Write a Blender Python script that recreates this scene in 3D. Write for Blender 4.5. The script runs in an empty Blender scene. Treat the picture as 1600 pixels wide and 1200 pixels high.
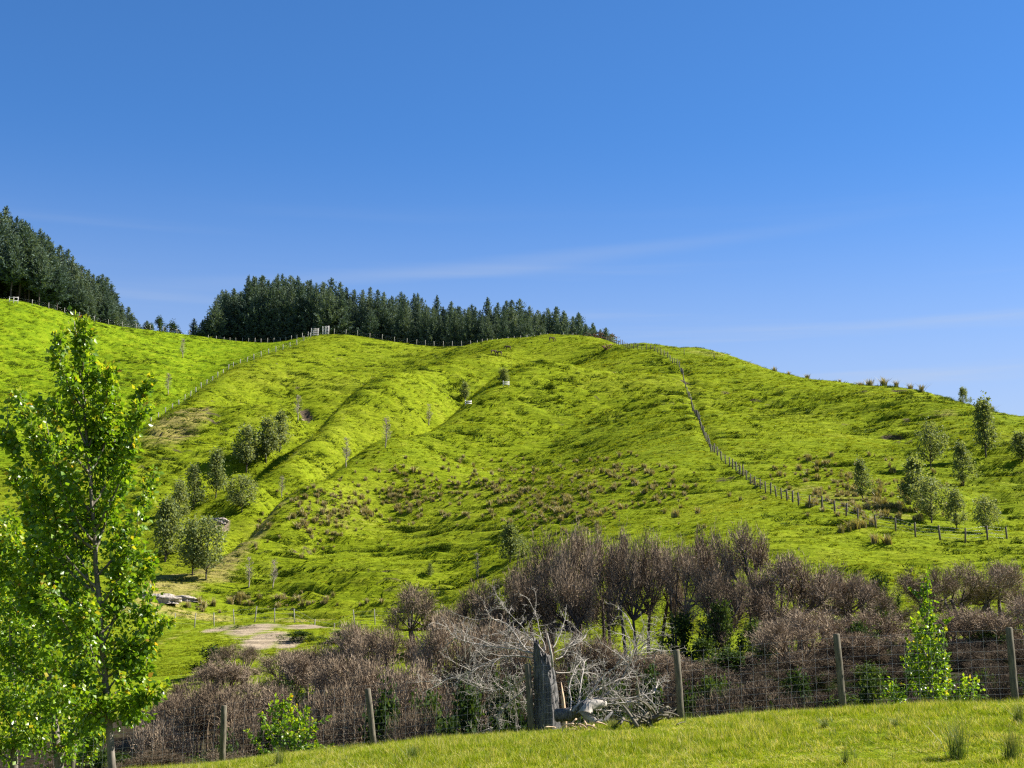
import bpy, math, random
import numpy as np

# ------------------------------------------------------------------ camera, sky, sun, exposure
SC = bpy.context.scene
COL = SC.collection
PITCH = math.radians(11.4)
F = 1600 * 50.0 / 36.0                      # focal length in photograph pixels
cam_d = bpy.data.cameras.new('camera'); cam = bpy.data.objects.new('camera', cam_d); COL.objects.link(cam)
cam_d.lens = 50; cam_d.sensor_width = 36; cam_d.clip_start = 0.1; cam_d.clip_end = 20000
cam.location = (0, 0, 0); cam.rotation_euler = (math.pi / 2 + PITCH, 0, 0)
SC.camera = cam
SUN_AZ, SUN_EL = math.radians(76), math.radians(42)      # azimuth clockwise from the view direction
world = bpy.data.worlds.new('World'); SC.world = world; world.use_nodes = True
wn = world.node_tree; wn.nodes.clear()
sky = wn.nodes.new('ShaderNodeTexSky'); sky.sky_type = 'NISHITA'; sky.sun_disc = False
sky.sun_elevation = SUN_EL; sky.sun_rotation = SUN_AZ
sky.altitude = 200; sky.air_density = 0.65; sky.dust_density = 0.0; sky.ozone_density = 6.0
bg = wn.nodes.new('ShaderNodeBackground'); bg.inputs['Strength'].default_value = 0.069
wo = wn.nodes.new('ShaderNodeOutputWorld')
hsv = wn.nodes.new('ShaderNodeHueSaturation'); hsv.inputs['Saturation'].default_value = 1.14; wn.links.new(sky.outputs[0], hsv.inputs['Color'])
# thin high cirrus and the pale band of humid air low in the sky, the same all the way round
tcw = wn.nodes.new('ShaderNodeTexCoord'); sepw = wn.nodes.new('ShaderNodeSeparateXYZ'); wn.links.new(tcw.outputs['Generated'], sepw.inputs[0])
low = wn.nodes.new('ShaderNodeMapRange'); low.interpolation_type = 'SMOOTHERSTEP'; low.inputs[1].default_value = .39; low.inputs[2].default_value = .02; low.inputs[3].default_value = 0; low.inputs[4].default_value = .92
wn.links.new(sepw.outputs['Z'], low.inputs[0])
mpw = wn.nodes.new('ShaderNodeMapping'); mpw.inputs['Rotation'].default_value = (0, math.radians(-9), 0); mpw.inputs['Scale'].default_value = (1.4, 1.4, 34); wn.links.new(tcw.outputs['Generated'], mpw.inputs[0])
cz = wn.nodes.new('ShaderNodeTexNoise'); cz.inputs['Scale'].default_value = 1.3; cz.inputs['Detail'].default_value = 5; cz.inputs['Roughness'].default_value = .5; wn.links.new(mpw.outputs[0], cz.inputs['Vector'])
cr_ = wn.nodes.new('ShaderNodeMapRange'); cr_.interpolation_type = 'SMOOTHSTEP'; cr_.inputs[1].default_value = .50; cr_.inputs[2].default_value = .78; cr_.inputs[3].default_value = 0; cr_.inputs[4].default_value = .30; wn.links.new(cz.outputs['Fac'], cr_.inputs[0])
band = wn.nodes.new('ShaderNodeMapRange'); band.interpolation_type = 'SMOOTHSTEP'; band.inputs[1].default_value = .34; band.inputs[2].default_value = .22; wn.links.new(sepw.outputs['Z'], band.inputs[0])
cm = wn.nodes.new('ShaderNodeMath'); cm.operation = 'MULTIPLY_ADD'; cm.use_clamp = True; wn.links.new(cr_.outputs[0], cm.inputs[0]); wn.links.new(band.outputs[0], cm.inputs[1]); wn.links.new(low.outputs[0], cm.inputs[2])
def wmath(op, a, b=None, c=None):
    q = wn.nodes.new('ShaderNodeMath'); q.operation = op
    for k, v in enumerate((a, b, c)):
        if v is None: continue
        if isinstance(v, (int, float)): q.inputs[k].default_value = v
        else: wn.links.new(v, q.inputs[k])
    return q.outputs[0]
lift = wmath('MULTIPLY_ADD', cz.outputs['Fac'], .012, -.006)
tline = wmath('ADD', wmath('SUBTRACT', sepw.outputs['Z'], wmath('MULTIPLY_ADD', sepw.outputs['X'], .092, .279)), lift)
streak = wn.nodes.new('ShaderNodeMapRange'); streak.interpolation_type = 'SMOOTHSTEP'; streak.inputs[1].default_value = .0085; streak.inputs[2].default_value = .0; streak.inputs[3].default_value = 0; streak.inputs[4].default_value = .11; wn.links.new(wmath('ABSOLUTE', tline), streak.inputs[0])
fade = wn.nodes.new('ShaderNodeMapRange'); fade.interpolation_type = 'SMOOTHSTEP'; fade.inputs[1].default_value = .32; fade.inputs[2].default_value = .05; wn.links.new(wmath('ABSOLUTE', wmath('ADD', sepw.outputs['X'], .02)), fade.inputs[0])
cm2 = wmath('ADD', cm.outputs[0], wmath('MULTIPLY', streak.outputs[0], fade.outputs[0]))
vm = wn.nodes.new('ShaderNodeMixRGB'); vm.inputs[2].default_value = (2.75, 3.05, 3.5, 1); wn.links.new(cm2, vm.inputs[0]); wn.links.new(hsv.outputs[0], vm.inputs[1])
wn.links.new(vm.outputs[0], bg.inputs['Color']); wn.links.new(bg.outputs[0], wo.inputs[0])
sl = bpy.data.lights.new('sun', 'SUN'); sl.energy = 5.0; sl.angle = math.radians(0.53); sl.color = (1.0, 0.95, 0.86)
sun = bpy.data.objects.new('sun', sl); COL.objects.link(sun)
sun.rotation_euler = (math.pi / 2 - SUN_EL, 0, math.pi - SUN_AZ)
vs = SC.view_settings; vs.view_transform = 'Standard'; vs.look = 'None'; vs.exposure = 1.62; vs.gamma = 1.0
vs.use_curve_mapping = False
SC.render.engine = 'CYCLES'
SC.cycles.max_bounces = 5; SC.cycles.diffuse_bounces = 3; SC.cycles.glossy_bounces = 2
SC.cycles.transmission_bounces = 3; SC.cycles.transparent_max_bounces = 4
SC.cycles.use_denoising = False; SC.cycles.caustics_reflective = False; SC.cycles.caustics_refractive = False
SC.cycles.sample_clamp_indirect = 4.0; SC.cycles.use_adaptive_sampling = False
SC.render.film_transparent = False
SC.cycles.filter_width = 1.3

rs = np.random.RandomState(7)
random.seed(7)
cp, sp_ = math.cos(PITCH), math.sin(PITCH)

def ray(u, v):
    a = (np.asarray(u, float) - 800) / F; b = (600 - np.asarray(v, float)) / F
    return a, cp - b * sp_, sp_ + b * cp           # x, y(forward), z
def pt(u, v, d):
    rx, ry, rz = ray(u, v); return rx / ry * d, d + 0 * rx, rz / ry * d
def project(x, y, z):
    f = y * cp + z * sp_; up = -y * sp_ + z * cp
    return 800 + F * x / f, 600 - F * up / f

# ------------------------------------------------------------------ noise helpers
def _hash(ix, iy, seed):
    h = (ix.astype(np.int64) * 374761393 + iy.astype(np.int64) * 668265263 + seed * 1442695041) & 0xffffffff
    h = ((h ^ (h >> 13)) * 1274126177) & 0xffffffff
    return ((h ^ (h >> 16)) & 0xffff) / 65535.0
def noise(x, y, seed=0):                             # value/gradient mix, about -1..1
    x = np.asarray(x, float); y = np.asarray(y, float)
    ix = np.floor(x); iy = np.floor(y); fx = x - ix; fy = y - iy
    ux = fx * fx * fx * (fx * (fx * 6 - 15) + 10); uy = fy * fy * fy * (fy * (fy * 6 - 15) + 10)
    def g(dx, dy):
        a = _hash(ix + dx, iy + dy, seed) * 2 * np.pi
        return np.cos(a) * (fx - dx) + np.sin(a) * (fy - dy)
    return 1.5 * ((g(0, 0) * (1 - ux) + g(1, 0) * ux) * (1 - uy) + (g(0, 1) * (1 - ux) + g(1, 1) * ux) * uy)
def fbm(x, y, seed=0, o=4):
    s = 0; a = 1; t = 0
    for k in range(o):
        s = s + a * noise(x * 2 ** k, y * 2 ** k, seed + k); t += a; a *= .5
    return s / t
def sstep(a, b, x):
    t = np.clip((x - a) / (b - a), 0, 1); return t * t * (3 - 2 * t)

# ------------------------------------------------------------------ terrain: thin-plate surface through surveyed points
CPV = []            # (u, v, d) : seen points with their distance
CPV += [(0,470,390),(60,478,395),(120,495,405),(225,515,425),(300,528,440),(350,537,445),(440,536,432),(500,524,422),(560,526,420),
        (640,538,418),(740,541,400),(770,538,386),(800,534,374),(840,529,360),(870,526,350),(940,530,335),(1000,538,312),(1050,545,300),(1100,545,300),(1150,557,290),
        (1200,573,275),(1300,592,255),(1400,610,240),(1500,628,225),(1600,642,210)]
# main face
CPV += [(700,900,150),(700,800,180),(700,720,215),(800,880,145),(800,790,180),(800,700,222),(900,850,135),(900,750,180),(900,650,235),(900,585,282),
        (1000,860,126),(1000,760,168),(1000,660,222),(1000,590,268),(1100,850,122),(1100,790,148),(1100,710,185),(1090,650,215),(1060,590,255),
        (1200,850,120),(1200,780,150),(1200,690,192),(1200,620,240),(1300,850,122),(1300,790,143),(1300,720,178),(1300,650,214),(1400,850,122),(1400,790,143),(1400,700,182),(1400,645,214),
        (1500,850,122),(1500,800,140),(1500,720,165),(1500,670,192),(1600,850,121),(1600,780,144),(1600,700,170),(600,900,148),(600,800,185),(500,900,150),(500,830,172),(420,890,155),(400,840,170)]
# first spur crest
S1 = [(880,582,298),(800,612,275),(740,638,258),(660,690,235),(560,734,212),(490,775,192),(430,803,180),(370,850,166),(335,890,156)]
# far flank behind the first spur, second spur crest
CPV += [(800,585,302),(740,610,295),(690,640,275),(650,672,264),(560,690,252),(550,716,244),(480,742,222),(400,775,205)]
S2 = [(760,553,345),(700,572,330),(640,592,312),(580,620,292),(530,650,272),(480,690,250),(430,728,230),(395,757,214)]
CPV += [(560,600,335),(640,572,360),(460,650,286),(420,690,262),(560,560,385),(450,580,365),(400,620,325),(350,650,300),(350,700,266),(300,720,255),
        (300,760,230),(280,800,205),(250,850,180),(250,900,155),(640,560,388),(330,800,205),(350,850,180),(330,830,188)]
# left fence spur and the slope beyond
S3 = [(440,547,395),(400,561,378),(365,573,362),(320,603,335),(280,633,312),(230,664,290),(160,705,266)]
CPV += [(320,560,400),(250,560,385),(250,600,352),(200,640,315),(150,560,378),(100,600,342),(50,650,300),(50,560,358),(0,600,332),(0,700,270),(0,800,215),(0,900,165),
        (100,700,270),(100,800,215),(100,900,165),(200,700,266),(200,760,232),(200,850,185)]
# terrace with the low fence, bank below
CPV += [(200,960,128),(300,968,127),(400,972,127),(520,975,127),(620,975,127),(450,925,148),(330,930,146),(250,935,142),(560,930,146),(640,940,140),(700,945,132),(740,950,124)]
CPV += [(200,1060,98),(300,1040,102),(380,1010,108),(500,1015,106),(600,1010,106),(200,1130,80),(300,1120,82),(500,1090,86),(650,1060,92)]
CPV += [(820,1035,95),(1000,1035,90),(1150,1030,88),(1000,1100,66),(1200,1095,64),(1320,1050,76),(1000,960,108),(1150,950,105),(1300,960,98),(1400,965,102),(1560,990,97),(1560,1000,80),(1600,1090,58),(1450,1080,60),(850,940,120)]
XYZ = [pt(*c) for c in CPV]
def anchor(u, d, z): XYZ.append(((u - 800) / F * d / 1.0, d, z))
# crest lines, followed closely, with the hidden gully floor behind each
def crest(line, drops, back=15.0, du=-14):
    line = np.array(line, float); k = np.r_[0, np.cumsum(np.hypot(np.diff(line[:, 0]), np.diff(line[:, 2])))]
    q = np.linspace(0, k[-1], int(k[-1] / 16) + 2); c = [np.interp(q, k, line[:, j]) for j in range(3)]; dp = np.interp(q, k, drops)
    for u, v, d, p in zip(*c, dp):
        x, y, z = pt(u, v, d); XYZ.append((x, y, z))
        x2, y2, _ = pt(u + du, v, d + back); XYZ.append((x2, y2, z - p))
crest(S1, [-3.5, 1.2, 3.6, 5.0, 5.8, 6.0, 5.6, 5.0, 3.8])
crest(S2, [-6, -2.0, 1.0, 3.2, 4.6, 5.0, 5.0, 4.0])
crest(S3, [-3, -2, -1, 0, .6, .8, .8], 12, -8)
# plateau behind the skyline
for (u, d, z) in [(0,430,103),(100,440,102),(225,460,101),(350,480,100),(500,460,99),(640,455,96),(740,450,93),(870,420,84),(950,400,74),(1050,350,64),(1100,350,66),(1200,330,56),(1300,310,50),(1400,290,43),(1600,260,33),
                  (0,560,95),(300,580,92),(600,580,88),(900,560,70),(1200,500,44),(1600,450,22),(-400,420,104),(-400,560,96),(2000,230,28),(2000,400,15),(2000,160,20),(2000,110,8),(-400,300,58),(-400,200,24),(-400,140,8),(-300,100,-2),
                  (0,900,40),(800,900,35),(1600,900,10),(-800,700,60),(2400,700,5)]:
    anchor(u, d, z)
# far paddock edge (fence line), near ground, and the gully between
FENCE = [(-130,1262,44.5),(110,1230,43.5),(347,1202,42.2),(585,1175,40.5),(831,1152,38.6),(1065,1132,37.4),(1318,1112,36.3),(1587,1102,35.3),(1850,1096,34.4)]
for c in FENCE: XYZ.append(pt(*c))
for u, v, d in FENCE:
    x, y, z = pt(u, v, d)
    XYZ.append((x * 1.06, d + 3, z - .55)); XYZ.append((x * 1.16, d + 9, z - 3.0))
for (x, y, z) in [(-16,12,-3.1),(-6,12,-2.35),(0,12,-1.95),(6,12,-1.75),(16,12,-1.5),(-10,25,-3.1),(-4,25,-2.4),(0,25,-2.0),(5,25,-1.8),(10,25,-1.62),(20,24,-1.45),(-22,30,-4.4),
                  (-10,0,-2.3),(0,0,-1.7),(10,0,-1.5),(0,-60,-3),(-60,-20,-6),(60,-20,0),
                  (-18,58,-7.5),(-9,58,-7.2),(0,56,-5.6),(7,54,-4.8),(14,52,-4.4),(22,50,-4.0),(-24,66,-7.0),(-12,68,-6.4),(-2,66,-4.4),(-40,60,-8),(45,60,-2),(60,30,0)]:
    XYZ.append((x, y, z))
XYZ = np.array([[float(a) for a in p] for p in XYZ])
Cx, Cy, Cz = XYZ.T
SCL = 100.0
def _phi(r2): return np.where(r2 > 1e-12, r2 * np.log(r2 + 1e-12), 0)
n = len(XYZ)
K = _phi(((Cx[:, None] - Cx) ** 2 + (Cy[:, None] - Cy) ** 2) / SCL ** 2)
K += np.eye(n) * 2e-4
Pm = np.c_[np.ones(n), Cx / SCL, Cy / SCL]
A = np.block([[K, Pm], [Pm.T, np.zeros((3, 3))]])
W = np.linalg.solve(A, np.r_[Cz, 0, 0, 0])
def base_height(X, Y):
    sh = X.shape; X = X.ravel(); Y = Y.ravel(); out = np.empty(X.size)
    for i in range(0, X.size, 20000):
        x, y = X[i:i + 20000], Y[i:i + 20000]
        r2 = ((x[:, None] - Cx) ** 2 + (y[:, None] - Cy) ** 2) / SCL ** 2
        out[i:i + 20000] = _phi(r2) @ W[:n] + W[n] + W[n + 1] * x / SCL + W[n + 2] * y / SCL
    return out.reshape(sh)
# grid
def grow(a, b, k, nmax):
    out = [a]; s = k
    while abs(out[-1] - a) < abs(b - a) and len(out) < nmax:
        out.append(out[-1] + s * math.copysign(1, b - a)); s *= 1.17
    return np.array(out[1:])
gx = np.arange(-170, 170.01, 0.75); gx = np.r_[grow(-170, -1500, 1.0, 60)[::-1], gx, grow(170, 1500, 1.0, 60)]
gy = np.r_[grow(14, -300, .5, 60)[::-1], np.arange(14, 46, .28), np.arange(46, 100, .5), np.arange(100, 330, .4), np.arange(330, 460, .6)]
gy = np.r_[gy, grow(gy[-1], 2500, .8, 70)]
GX, GY = np.meshgrid(gx, gy)
# base height on a coarser lattice, cubic-interpolated (Catmull-Rom) onto the fine grid
def axis(a, s0):
    lo = a[0]; idx = [0]
    for i in range(1, len(a)):
        if a[i] - a[idx[-1]] >= s0 or i == len(a) - 1: idx.append(i)
    return np.array(idx)
ix_, iy_ = axis(gx, 2.2), axis(gy, 1.4)
Bc = base_height(*np.meshgrid(gx[ix_], gy[iy_]))
def hermite(xc, fc, x):                               # along axis 0
    m = np.gradient(fc, xc, axis=0)
    k = np.clip(np.searchsorted(xc, x, side='right') - 1, 0, len(xc) - 2)
    h = (xc[k + 1] - xc[k]); t = (x - xc[k]) / h
    t = t[:, None]; h = h[:, None]
    return (2*t**3 - 3*t**2 + 1) * fc[k] + (t**3 - 2*t**2 + t) * h * m[k] + (-2*t**3 + 3*t**2) * fc[k + 1] + (t**3 - t**2) * h * m[k + 1]
B = hermite(gy[iy_], Bc, gy)
B = hermite(gx[ix_], B.T.copy(), gx).T.copy()
def lookup(G, x, y):
    x = np.asarray(x, float); y = np.asarray(y, float)
    i = np.clip(np.searchsorted(gx, x, side='right') - 1, 0, len(gx) - 2); j = np.clip(np.searchsorted(gy, y, side='right') - 1, 0, len(gy) - 2)
    tx = np.clip((x - gx[i]) / (gx[i + 1] - gx[i]), 0, 1); ty = np.clip((y - gy[j]) / (gy[j + 1] - gy[j]), 0, 1)
    return (G[j, i] * (1 - tx) + G[j, i + 1] * tx) * (1 - ty) + (G[j + 1, i] * (1 - tx) + G[j + 1, i + 1] * tx) * ty
_t = np.r_[np.arange(16, 60, .25), np.arange(60, 620, .5)]
def hit(u, v, G=None):
    """where the sight line through a photo pixel meets the ground"""
    G = Z if G is None else G
    rx, ry, rz = ray(u, v); x = rx / ry * _t; z = rz / ry * _t
    g = lookup(G, x, _t) - z
    k = np.argmax(g > 0)
    if g[k] <= 0: k = int(np.argmax(g))
    return x[k], _t[k], float(lookup(G, x[k], _t[k]))
def on(u, d):
    """ground point at distance d in the direction of photo column u"""
    z = 20.0
    for _ in range(3):
        f = d * cp + z * sp_; x = (u - 800) / F * f; z = float(lookup(Z, x, d))
    return x, d, z
# relief masks: rough terraced patches, measured as ellipses on the ground
gyy, gxx = np.gradient(B, gy, gx)
slope = np.hypot(gxx, gyy)
def blobs(lst, G):
    M = np.zeros_like(B)
    for (u, v, ru, rv, a) in lst:
        x0, y0, _ = hit(u, v, B); x1, y1, _ = hit(u + ru, v, B); _, y2, _ = hit(u, v - rv, B)
        rx = max(abs(x1 - x0), 1.0); ry = max(abs(y2 - y0), 1.5); ry = min(ry, 60)
        M = np.maximum(M, a * np.exp(-(((GX - x0) / rx) ** 2 + ((GY - y0) / ry) ** 2) ** 1.5))
    return M
ROUGH = blobs([(900,625,90,28,1.),(960,590,60,20,.8),(1060,600,50,40,.7),(1180,630,110,32,1.1),(1330,650,110,26,1.1),(1420,672,60,14,1.2),(650,650,110,34,1.2),(600,690,100,34,1.2),(560,650,80,34,1.0),(740,600,70,24,1.1),(330,640,50,30,1.0),
               (290,655,70,34,1.2),(340,690,60,40,.9),(250,700,50,40,.7),(520,740,90,20,.6),(560,900,160,40,.8),(700,860,120,40,.7),(470,860,80,40,.8),(1560,720,60,40,.7),(1580,780,50,40,.9),(330,1030,90,40,.9),(780,920,50,20,1.0),(1420,890,90,20,.8),(120,620,120,60,.8),(200,580,90,40,.7),(60,560,60,50,.7),(600,590,140,25,.6),(500,600,90,30,.7),(430,600,60,30,.6),(700,610,70,25,1.0),(620,640,70,25,1.0),(540,700,60,20,.9),(850,570,60,25,.7)], B)
hillm = sstep(95, 130, GY)
TS = .92
t = B / TS + .9 * fbm(GX * .025, GY * .03, 3, 2) + .38 * noise(GX * .11, GY * .16, 5) + .15 * noise(GX * .4, GY * .5, 6)
s = t - np.floor(t); stair = np.floor(t) + sstep(.76, .98, s)
km = np.clip(.72 + 1.2 * fbm(GX * .035, GY * .05, 11, 3) + 1.0 * ROUGH, .0, 1.35) * sstep(.12, .3, slope) * hillm
km = km * np.clip(.72 + 1.1 * noise(GX * .14, GY * .4, 21), 0, 1.2)
Z = B + (stair - t) * TS * km
Z += hillm * (.55 * fbm(GX * .045, GY * .045, 31, 3) + .16 * (1 + 1.5 * ROUGH) * fbm(GX * .38, GY * .5, 41, 3) + .9 * ROUGH * np.minimum(0, noise(GX * .13, GY * .2, 51)) + 1.5 * (1 - sstep(250, 330, GY)) * noise(GX * .05, GY * .016 + .3 * noise(GX * .02, GY * .02, 54), 53))
near = 1 - hillm
Z += near * (.05 * fbm(GX * .5, GY * .5, 61, 3) * (GY < 48) + .35 * fbm(GX * .2, GY * .2, 62, 3) * sstep(46, 60, GY))
# cuttings: farm track scratches and small scarps
def cut(poly, depth, width, soft=1.0):
    global Z
    P = [hit(u, v, B) for u, v in poly]
    D = np.full_like(B, 1e9)
    for a, b in zip(P[:-1], P[1:]):
        ax, ay, bx, by = a[0], a[1], b[0], b[1]; L = (bx - ax) ** 2 + (by - ay) ** 2 + 1e-9
        q = np.clip(((GX - ax) * (bx - ax) + (GY - ay) * (by - ay)) / L, 0, 1)
        D = np.minimum(D, np.hypot(GX - ax - q * (bx - ax), GY - ay - q * (by - ay)))
    m = np.exp(-(D / width) ** 2)
    Z = Z - depth * m
    return m
# small slips and pugged hollows scattered over the slopes
SLIP = np.zeros_like(B); rq = np.random.RandomState(77); cnt = 0
while cnt < 420:
    yq = rq.uniform(112, 400); xq = rq.uniform(-1, 1) * .38 * yq; rgh = float(lookup(ROUGH, xq, yq))
    if rq.uniform() > .12 + .9 * rgh: continue
    cnt += 1; wx = rq.uniform(.7, 2.6); wy = rq.uniform(.45, .9); dp = rq.uniform(.35, 1.0) * (.6 + .5 * min(1, rgh)); ang = rq.normal() * .35
    i0, i1 = np.searchsorted(gx, [xq - 7, xq + 7]); j0, j1 = np.searchsorted(gy, [yq - 5, yq + 5]); dx = GX[j0:j1, i0:i1] - xq; dy = GY[j0:j1, i0:i1] - yq
    a_ = dx * math.cos(ang) + dy * math.sin(ang); b_ = dy * math.cos(ang) - dx * math.sin(ang) + .12 * a_ * a_ / wx
    m_ = np.exp(-(a_ / wx) ** 2) * np.exp(-(np.clip(b_, 0, None) / (wy * .45)) ** 2 - (np.clip(-b_, 0, None) / (wy * 1.7)) ** 2)
    Z[j0:j1, i0:i1] -= dp * m_; SLIP[j0:j1, i0:i1] = np.maximum(SLIP[j0:j1, i0:i1], m_ * (.3 + .7 * rq.uniform()))
SCARP = cut([(1388,668),(1412,670),(1448,668)], 1.3, 1.0)
SCARP = np.maximum(SCARP, cut([(1345,673),(1380,672)], 1.0, .9))
SCARP = np.maximum(SCARP, cut([(476,640),(482,650)], 1.6, 1.3))
TRACK = cut([(900,722),(980,714),(1060,707),(1108,703)], .5, 1.2)
TRACK = np.maximum(TRACK, cut([(1120,700),(1180,698),(1260,700)], .4, 1.0))
CLEFT = cut([(1068,580),(1083,625),(1097,670),(1114,705)], .7, .9)
BANK = cut([(330,967),(400,968),(470,972),(540,980)], 1.7, 1.3)

# ------------------------------------------------------------------ mesh helpers
class MB:
    def __init__(s): s.V = []; s.T = []; s.Q = []; s.n = 0; s.A = []
    def add(s, V, T=None, Q=None, tint=0.5):
        V = np.asarray(V, float).reshape(-1, 3)
        s.V.append(V)
        if T is not None and len(T): s.T.append(np.asarray(T, int).reshape(-1, 3) + s.n)
        if Q is not None and len(Q): s.Q.append(np.asarray(Q, int).reshape(-1, 4) + s.n)
        s.A.append(np.broadcast_to(np.asarray(tint, float), (len(V),)))
        s.n += len(V)
    def mesh(s, name, mat, smooth=False):
        me = bpy.data.meshes.new(name)
        V = np.concatenate(s.V)
        T = np.concatenate(s.T) if s.T else np.zeros((0, 3), int); Q = np.concatenate(s.Q) if s.Q else np.zeros((0, 4), int)
        me.vertices.add(len(V)); me.vertices.foreach_set('co', V.astype(np.float32).ravel())
        L = np.r_[T.ravel(), Q.ravel()].astype(np.int32)
        me.loops.add(len(L)); me.loops.foreach_set('vertex_index', L)
        nf = len(T) + len(Q); me.polygons.add(nf)
        st = np.r_[np.arange(len(T)) * 3, len(T) * 3 + np.arange(len(Q)) * 4].astype(np.int32)
        me.polygons.foreach_set('loop_start', st)
        if smooth: me.polygons.foreach_set('use_smooth', np.ones(nf, bool))
        at = me.attributes.new('tint', 'FLOAT', 'POINT'); at.data.foreach_set('value', np.concatenate(s.A).astype(np.float32))
        me.update(calc_edges=True)
        if mat: me.materials.append(mat)
        return me
    def tube(s, P, R, sides=6, tint=.5, cap=True):
        P = np.asarray(P, float); m = len(P); R = np.broadcast_to(np.asarray(R, float), (m,))
        d = np.gradient(P, axis=0); d /= np.linalg.norm(d, axis=1)[:, None] + 1e-9
        ref = np.array([0, 0, 1.]) if abs(d[0][2]) < .9 else np.array([1., 0, 0])
        ref = np.broadcast_to(ref, d.shape)
        a = np.cross(d, ref); a /= np.linalg.norm(a, axis=1)[:, None] + 1e-9; b = np.cross(d, a)
        th = np.arange(sides) * 2 * np.pi / sides
        V = P[:, None] + R[:, None, None] * (a[:, None] * np.cos(th)[None, :, None] + b[:, None] * np.sin(th)[None, :, None])
        i = np.arange(m - 1)[:, None] * sides; k = np.arange(sides)[None]; k2 = (k + 1) % sides
        Q = np.stack([i + k, i + k2, i + sides + k2, i + sides + k], -1).reshape(-1, 4)
        V = V.reshape(-1, 3); T = []
        if cap:
            V = np.r_[V, P[:1], P[-1:]]; c0 = m * sides
            T = [(c0, (j + 1) % sides, j) for j in range(sides)] + [(c0 + 1, (m - 1) * sides + j, (m - 1) * sides + (j + 1) % sides) for j in range(sides)]
        s.add(V, T, Q, tint)
    def box(s, c, h, R=None, tint=.5):
        V = np.array([[x, y, z] for x in (-1, 1) for y in (-1, 1) for z in (-1, 1)], float) * h
        if R is not None: V = V @ np.asarray(R).T
        s.add(V + np.asarray(c), None, [(0,1,3,2),(4,6,7,5),(0,4,5,1),(2,3,7,6),(0,2,6,4),(1,5,7,3)], tint)
    def scatter(s, tv, tt, pos, rot, scale, tint):
        N = len(pos); tv = np.asarray(tv, float); tt = np.asarray(tt, int)
        V = np.einsum('nij,kj->nki', rot, tv) * np.asarray(scale).reshape(N, -1, 1) + pos[:, None]
        T = tt[None] + (np.arange(N) * len(tv))[:, None, None]
        s.add(V.reshape(-1, 3), T.reshape(-1, 3), None, np.repeat(tint, len(tv)))
def unit(v): return v / (np.linalg.norm(v, axis=-1, keepdims=True) + 1e-9)
def frames(dirs, r):
    """rotation matrices whose y column follows dirs, with random roll"""
    y = unit(dirs); q = unit(r.normal(size=y.shape)); x = unit(np.cross(y, q)); z = np.cross(x, y)
    return np.stack([x, y, z], -1)
def link(name, me, parent=None, loc=None, mat=None):
    o = bpy.data.objects.new(name, me); COL.objects.link(o)
    if parent: o.parent = parent
    if loc is not None: o.location = loc
    return o
def tag(o, label=None, cat=None, group=None, kind=None):
    if label: o['label'] = label
    if cat: o['category'] = cat
    if group: o['group'] = group
    if kind: o['kind'] = kind
    return o
def empty(name, loc, rz=0, label=None, cat=None, group=None):
    o = bpy.data.objects.new(name, None); COL.objects.link(o); o.location = loc; o.rotation_euler = (0, 0, rz)
    o.empty_display_size = .2
    return tag(o, label, cat, group)

# ------------------------------------------------------------------ materials
def mat(name):
    m = bpy.data.materials.new(name); m.use_nodes = True; nt = m.node_tree; nt.nodes.clear()
    return m, nt, nt.nodes, nt.links
def ramp(N, stops, interp='LINEAR'):
    r = N.new('ShaderNodeValToRGB'); e = r.color_ramp; e.interpolation = interp
    while len(e.elements) < len(stops): e.elements.new(.5)
    for el, (p, c) in zip(e.elements, stops): el.position = p; el.color = (*c, 1)
    return r
def leafmat(name, cols, transl=.35, spec=.3, rough=.5, objvar=.15, patch=0, pscale=.3):
    m, nt, N, L = mat(name)
    at = N.new('ShaderNodeAttribute'); at.attribute_name = 'tint'
    oi = N.new('ShaderNodeObjectInfo')
    ma = N.new('ShaderNodeMath'); ma.operation = 'MULTIPLY_ADD'; ma.inputs[1].default_value = objvar * 2; ma.inputs[2].default_value = -objvar
    L.new(oi.outputs['Random'], ma.inputs[0])
    ad = N.new('ShaderNodeMath'); ad.operation = 'ADD'; L.new(at.outputs['Fac'], ad.inputs[0]); L.new(ma.outputs[0], ad.inputs[1])
    if patch:
        ge = N.new('ShaderNodeNewGeometry'); pz = N.new('ShaderNodeTexNoise'); pz.inputs['Scale'].default_value = pscale; pz.inputs['Detail'].default_value = 4; L.new(ge.outputs['Position'], pz.inputs['Vector'])
        pm = N.new('ShaderNodeMath'); pm.operation = 'MULTIPLY_ADD'; pm.inputs[1].default_value = patch * 2; L.new(pz.outputs['Fac'], pm.inputs[0])
        of = N.new('ShaderNodeMath'); of.operation = 'SUBTRACT'; of.inputs[1].default_value = patch; L.new(ad.outputs[0], of.inputs[0]); L.new(of.outputs[0], pm.inputs[2]); ad = pm
    r = ramp(N, [(i / (len(cols) - 1), c) for i, c in enumerate(cols)]); L.new(ad.outputs[0], r.inputs[0])
    p = N.new('ShaderNodeBsdfPrincipled'); p.inputs['Roughness'].default_value = rough; p.inputs['Specular IOR Level'].default_value = spec
    L.new(r.outputs[0], p.inputs['Base Color'])
    o = N.new('ShaderNodeOutputMaterial')
    if transl > 0:
        tr = N.new('ShaderNodeBsdfTranslucent'); hs = N.new('ShaderNodeMixRGB'); hs.blend_type = 'MULTIPLY'; hs.inputs[0].default_value = 1
        hs.inputs[2].default_value = (1.35, 1.25, .5, 1); L.new(r.outputs[0], hs.inputs[1]); L.new(hs.outputs[0], tr.inputs[0])
        mx = N.new('ShaderNodeMixShader'); mx.inputs[0].default_value = transl
        L.new(p.outputs[0], mx.inputs[1]); L.new(tr.outputs[0], mx.inputs[2]); L.new(mx.outputs[0], o.inputs[0])
    else: L.new(p.outputs[0], o.inputs[0])
    return m
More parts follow.
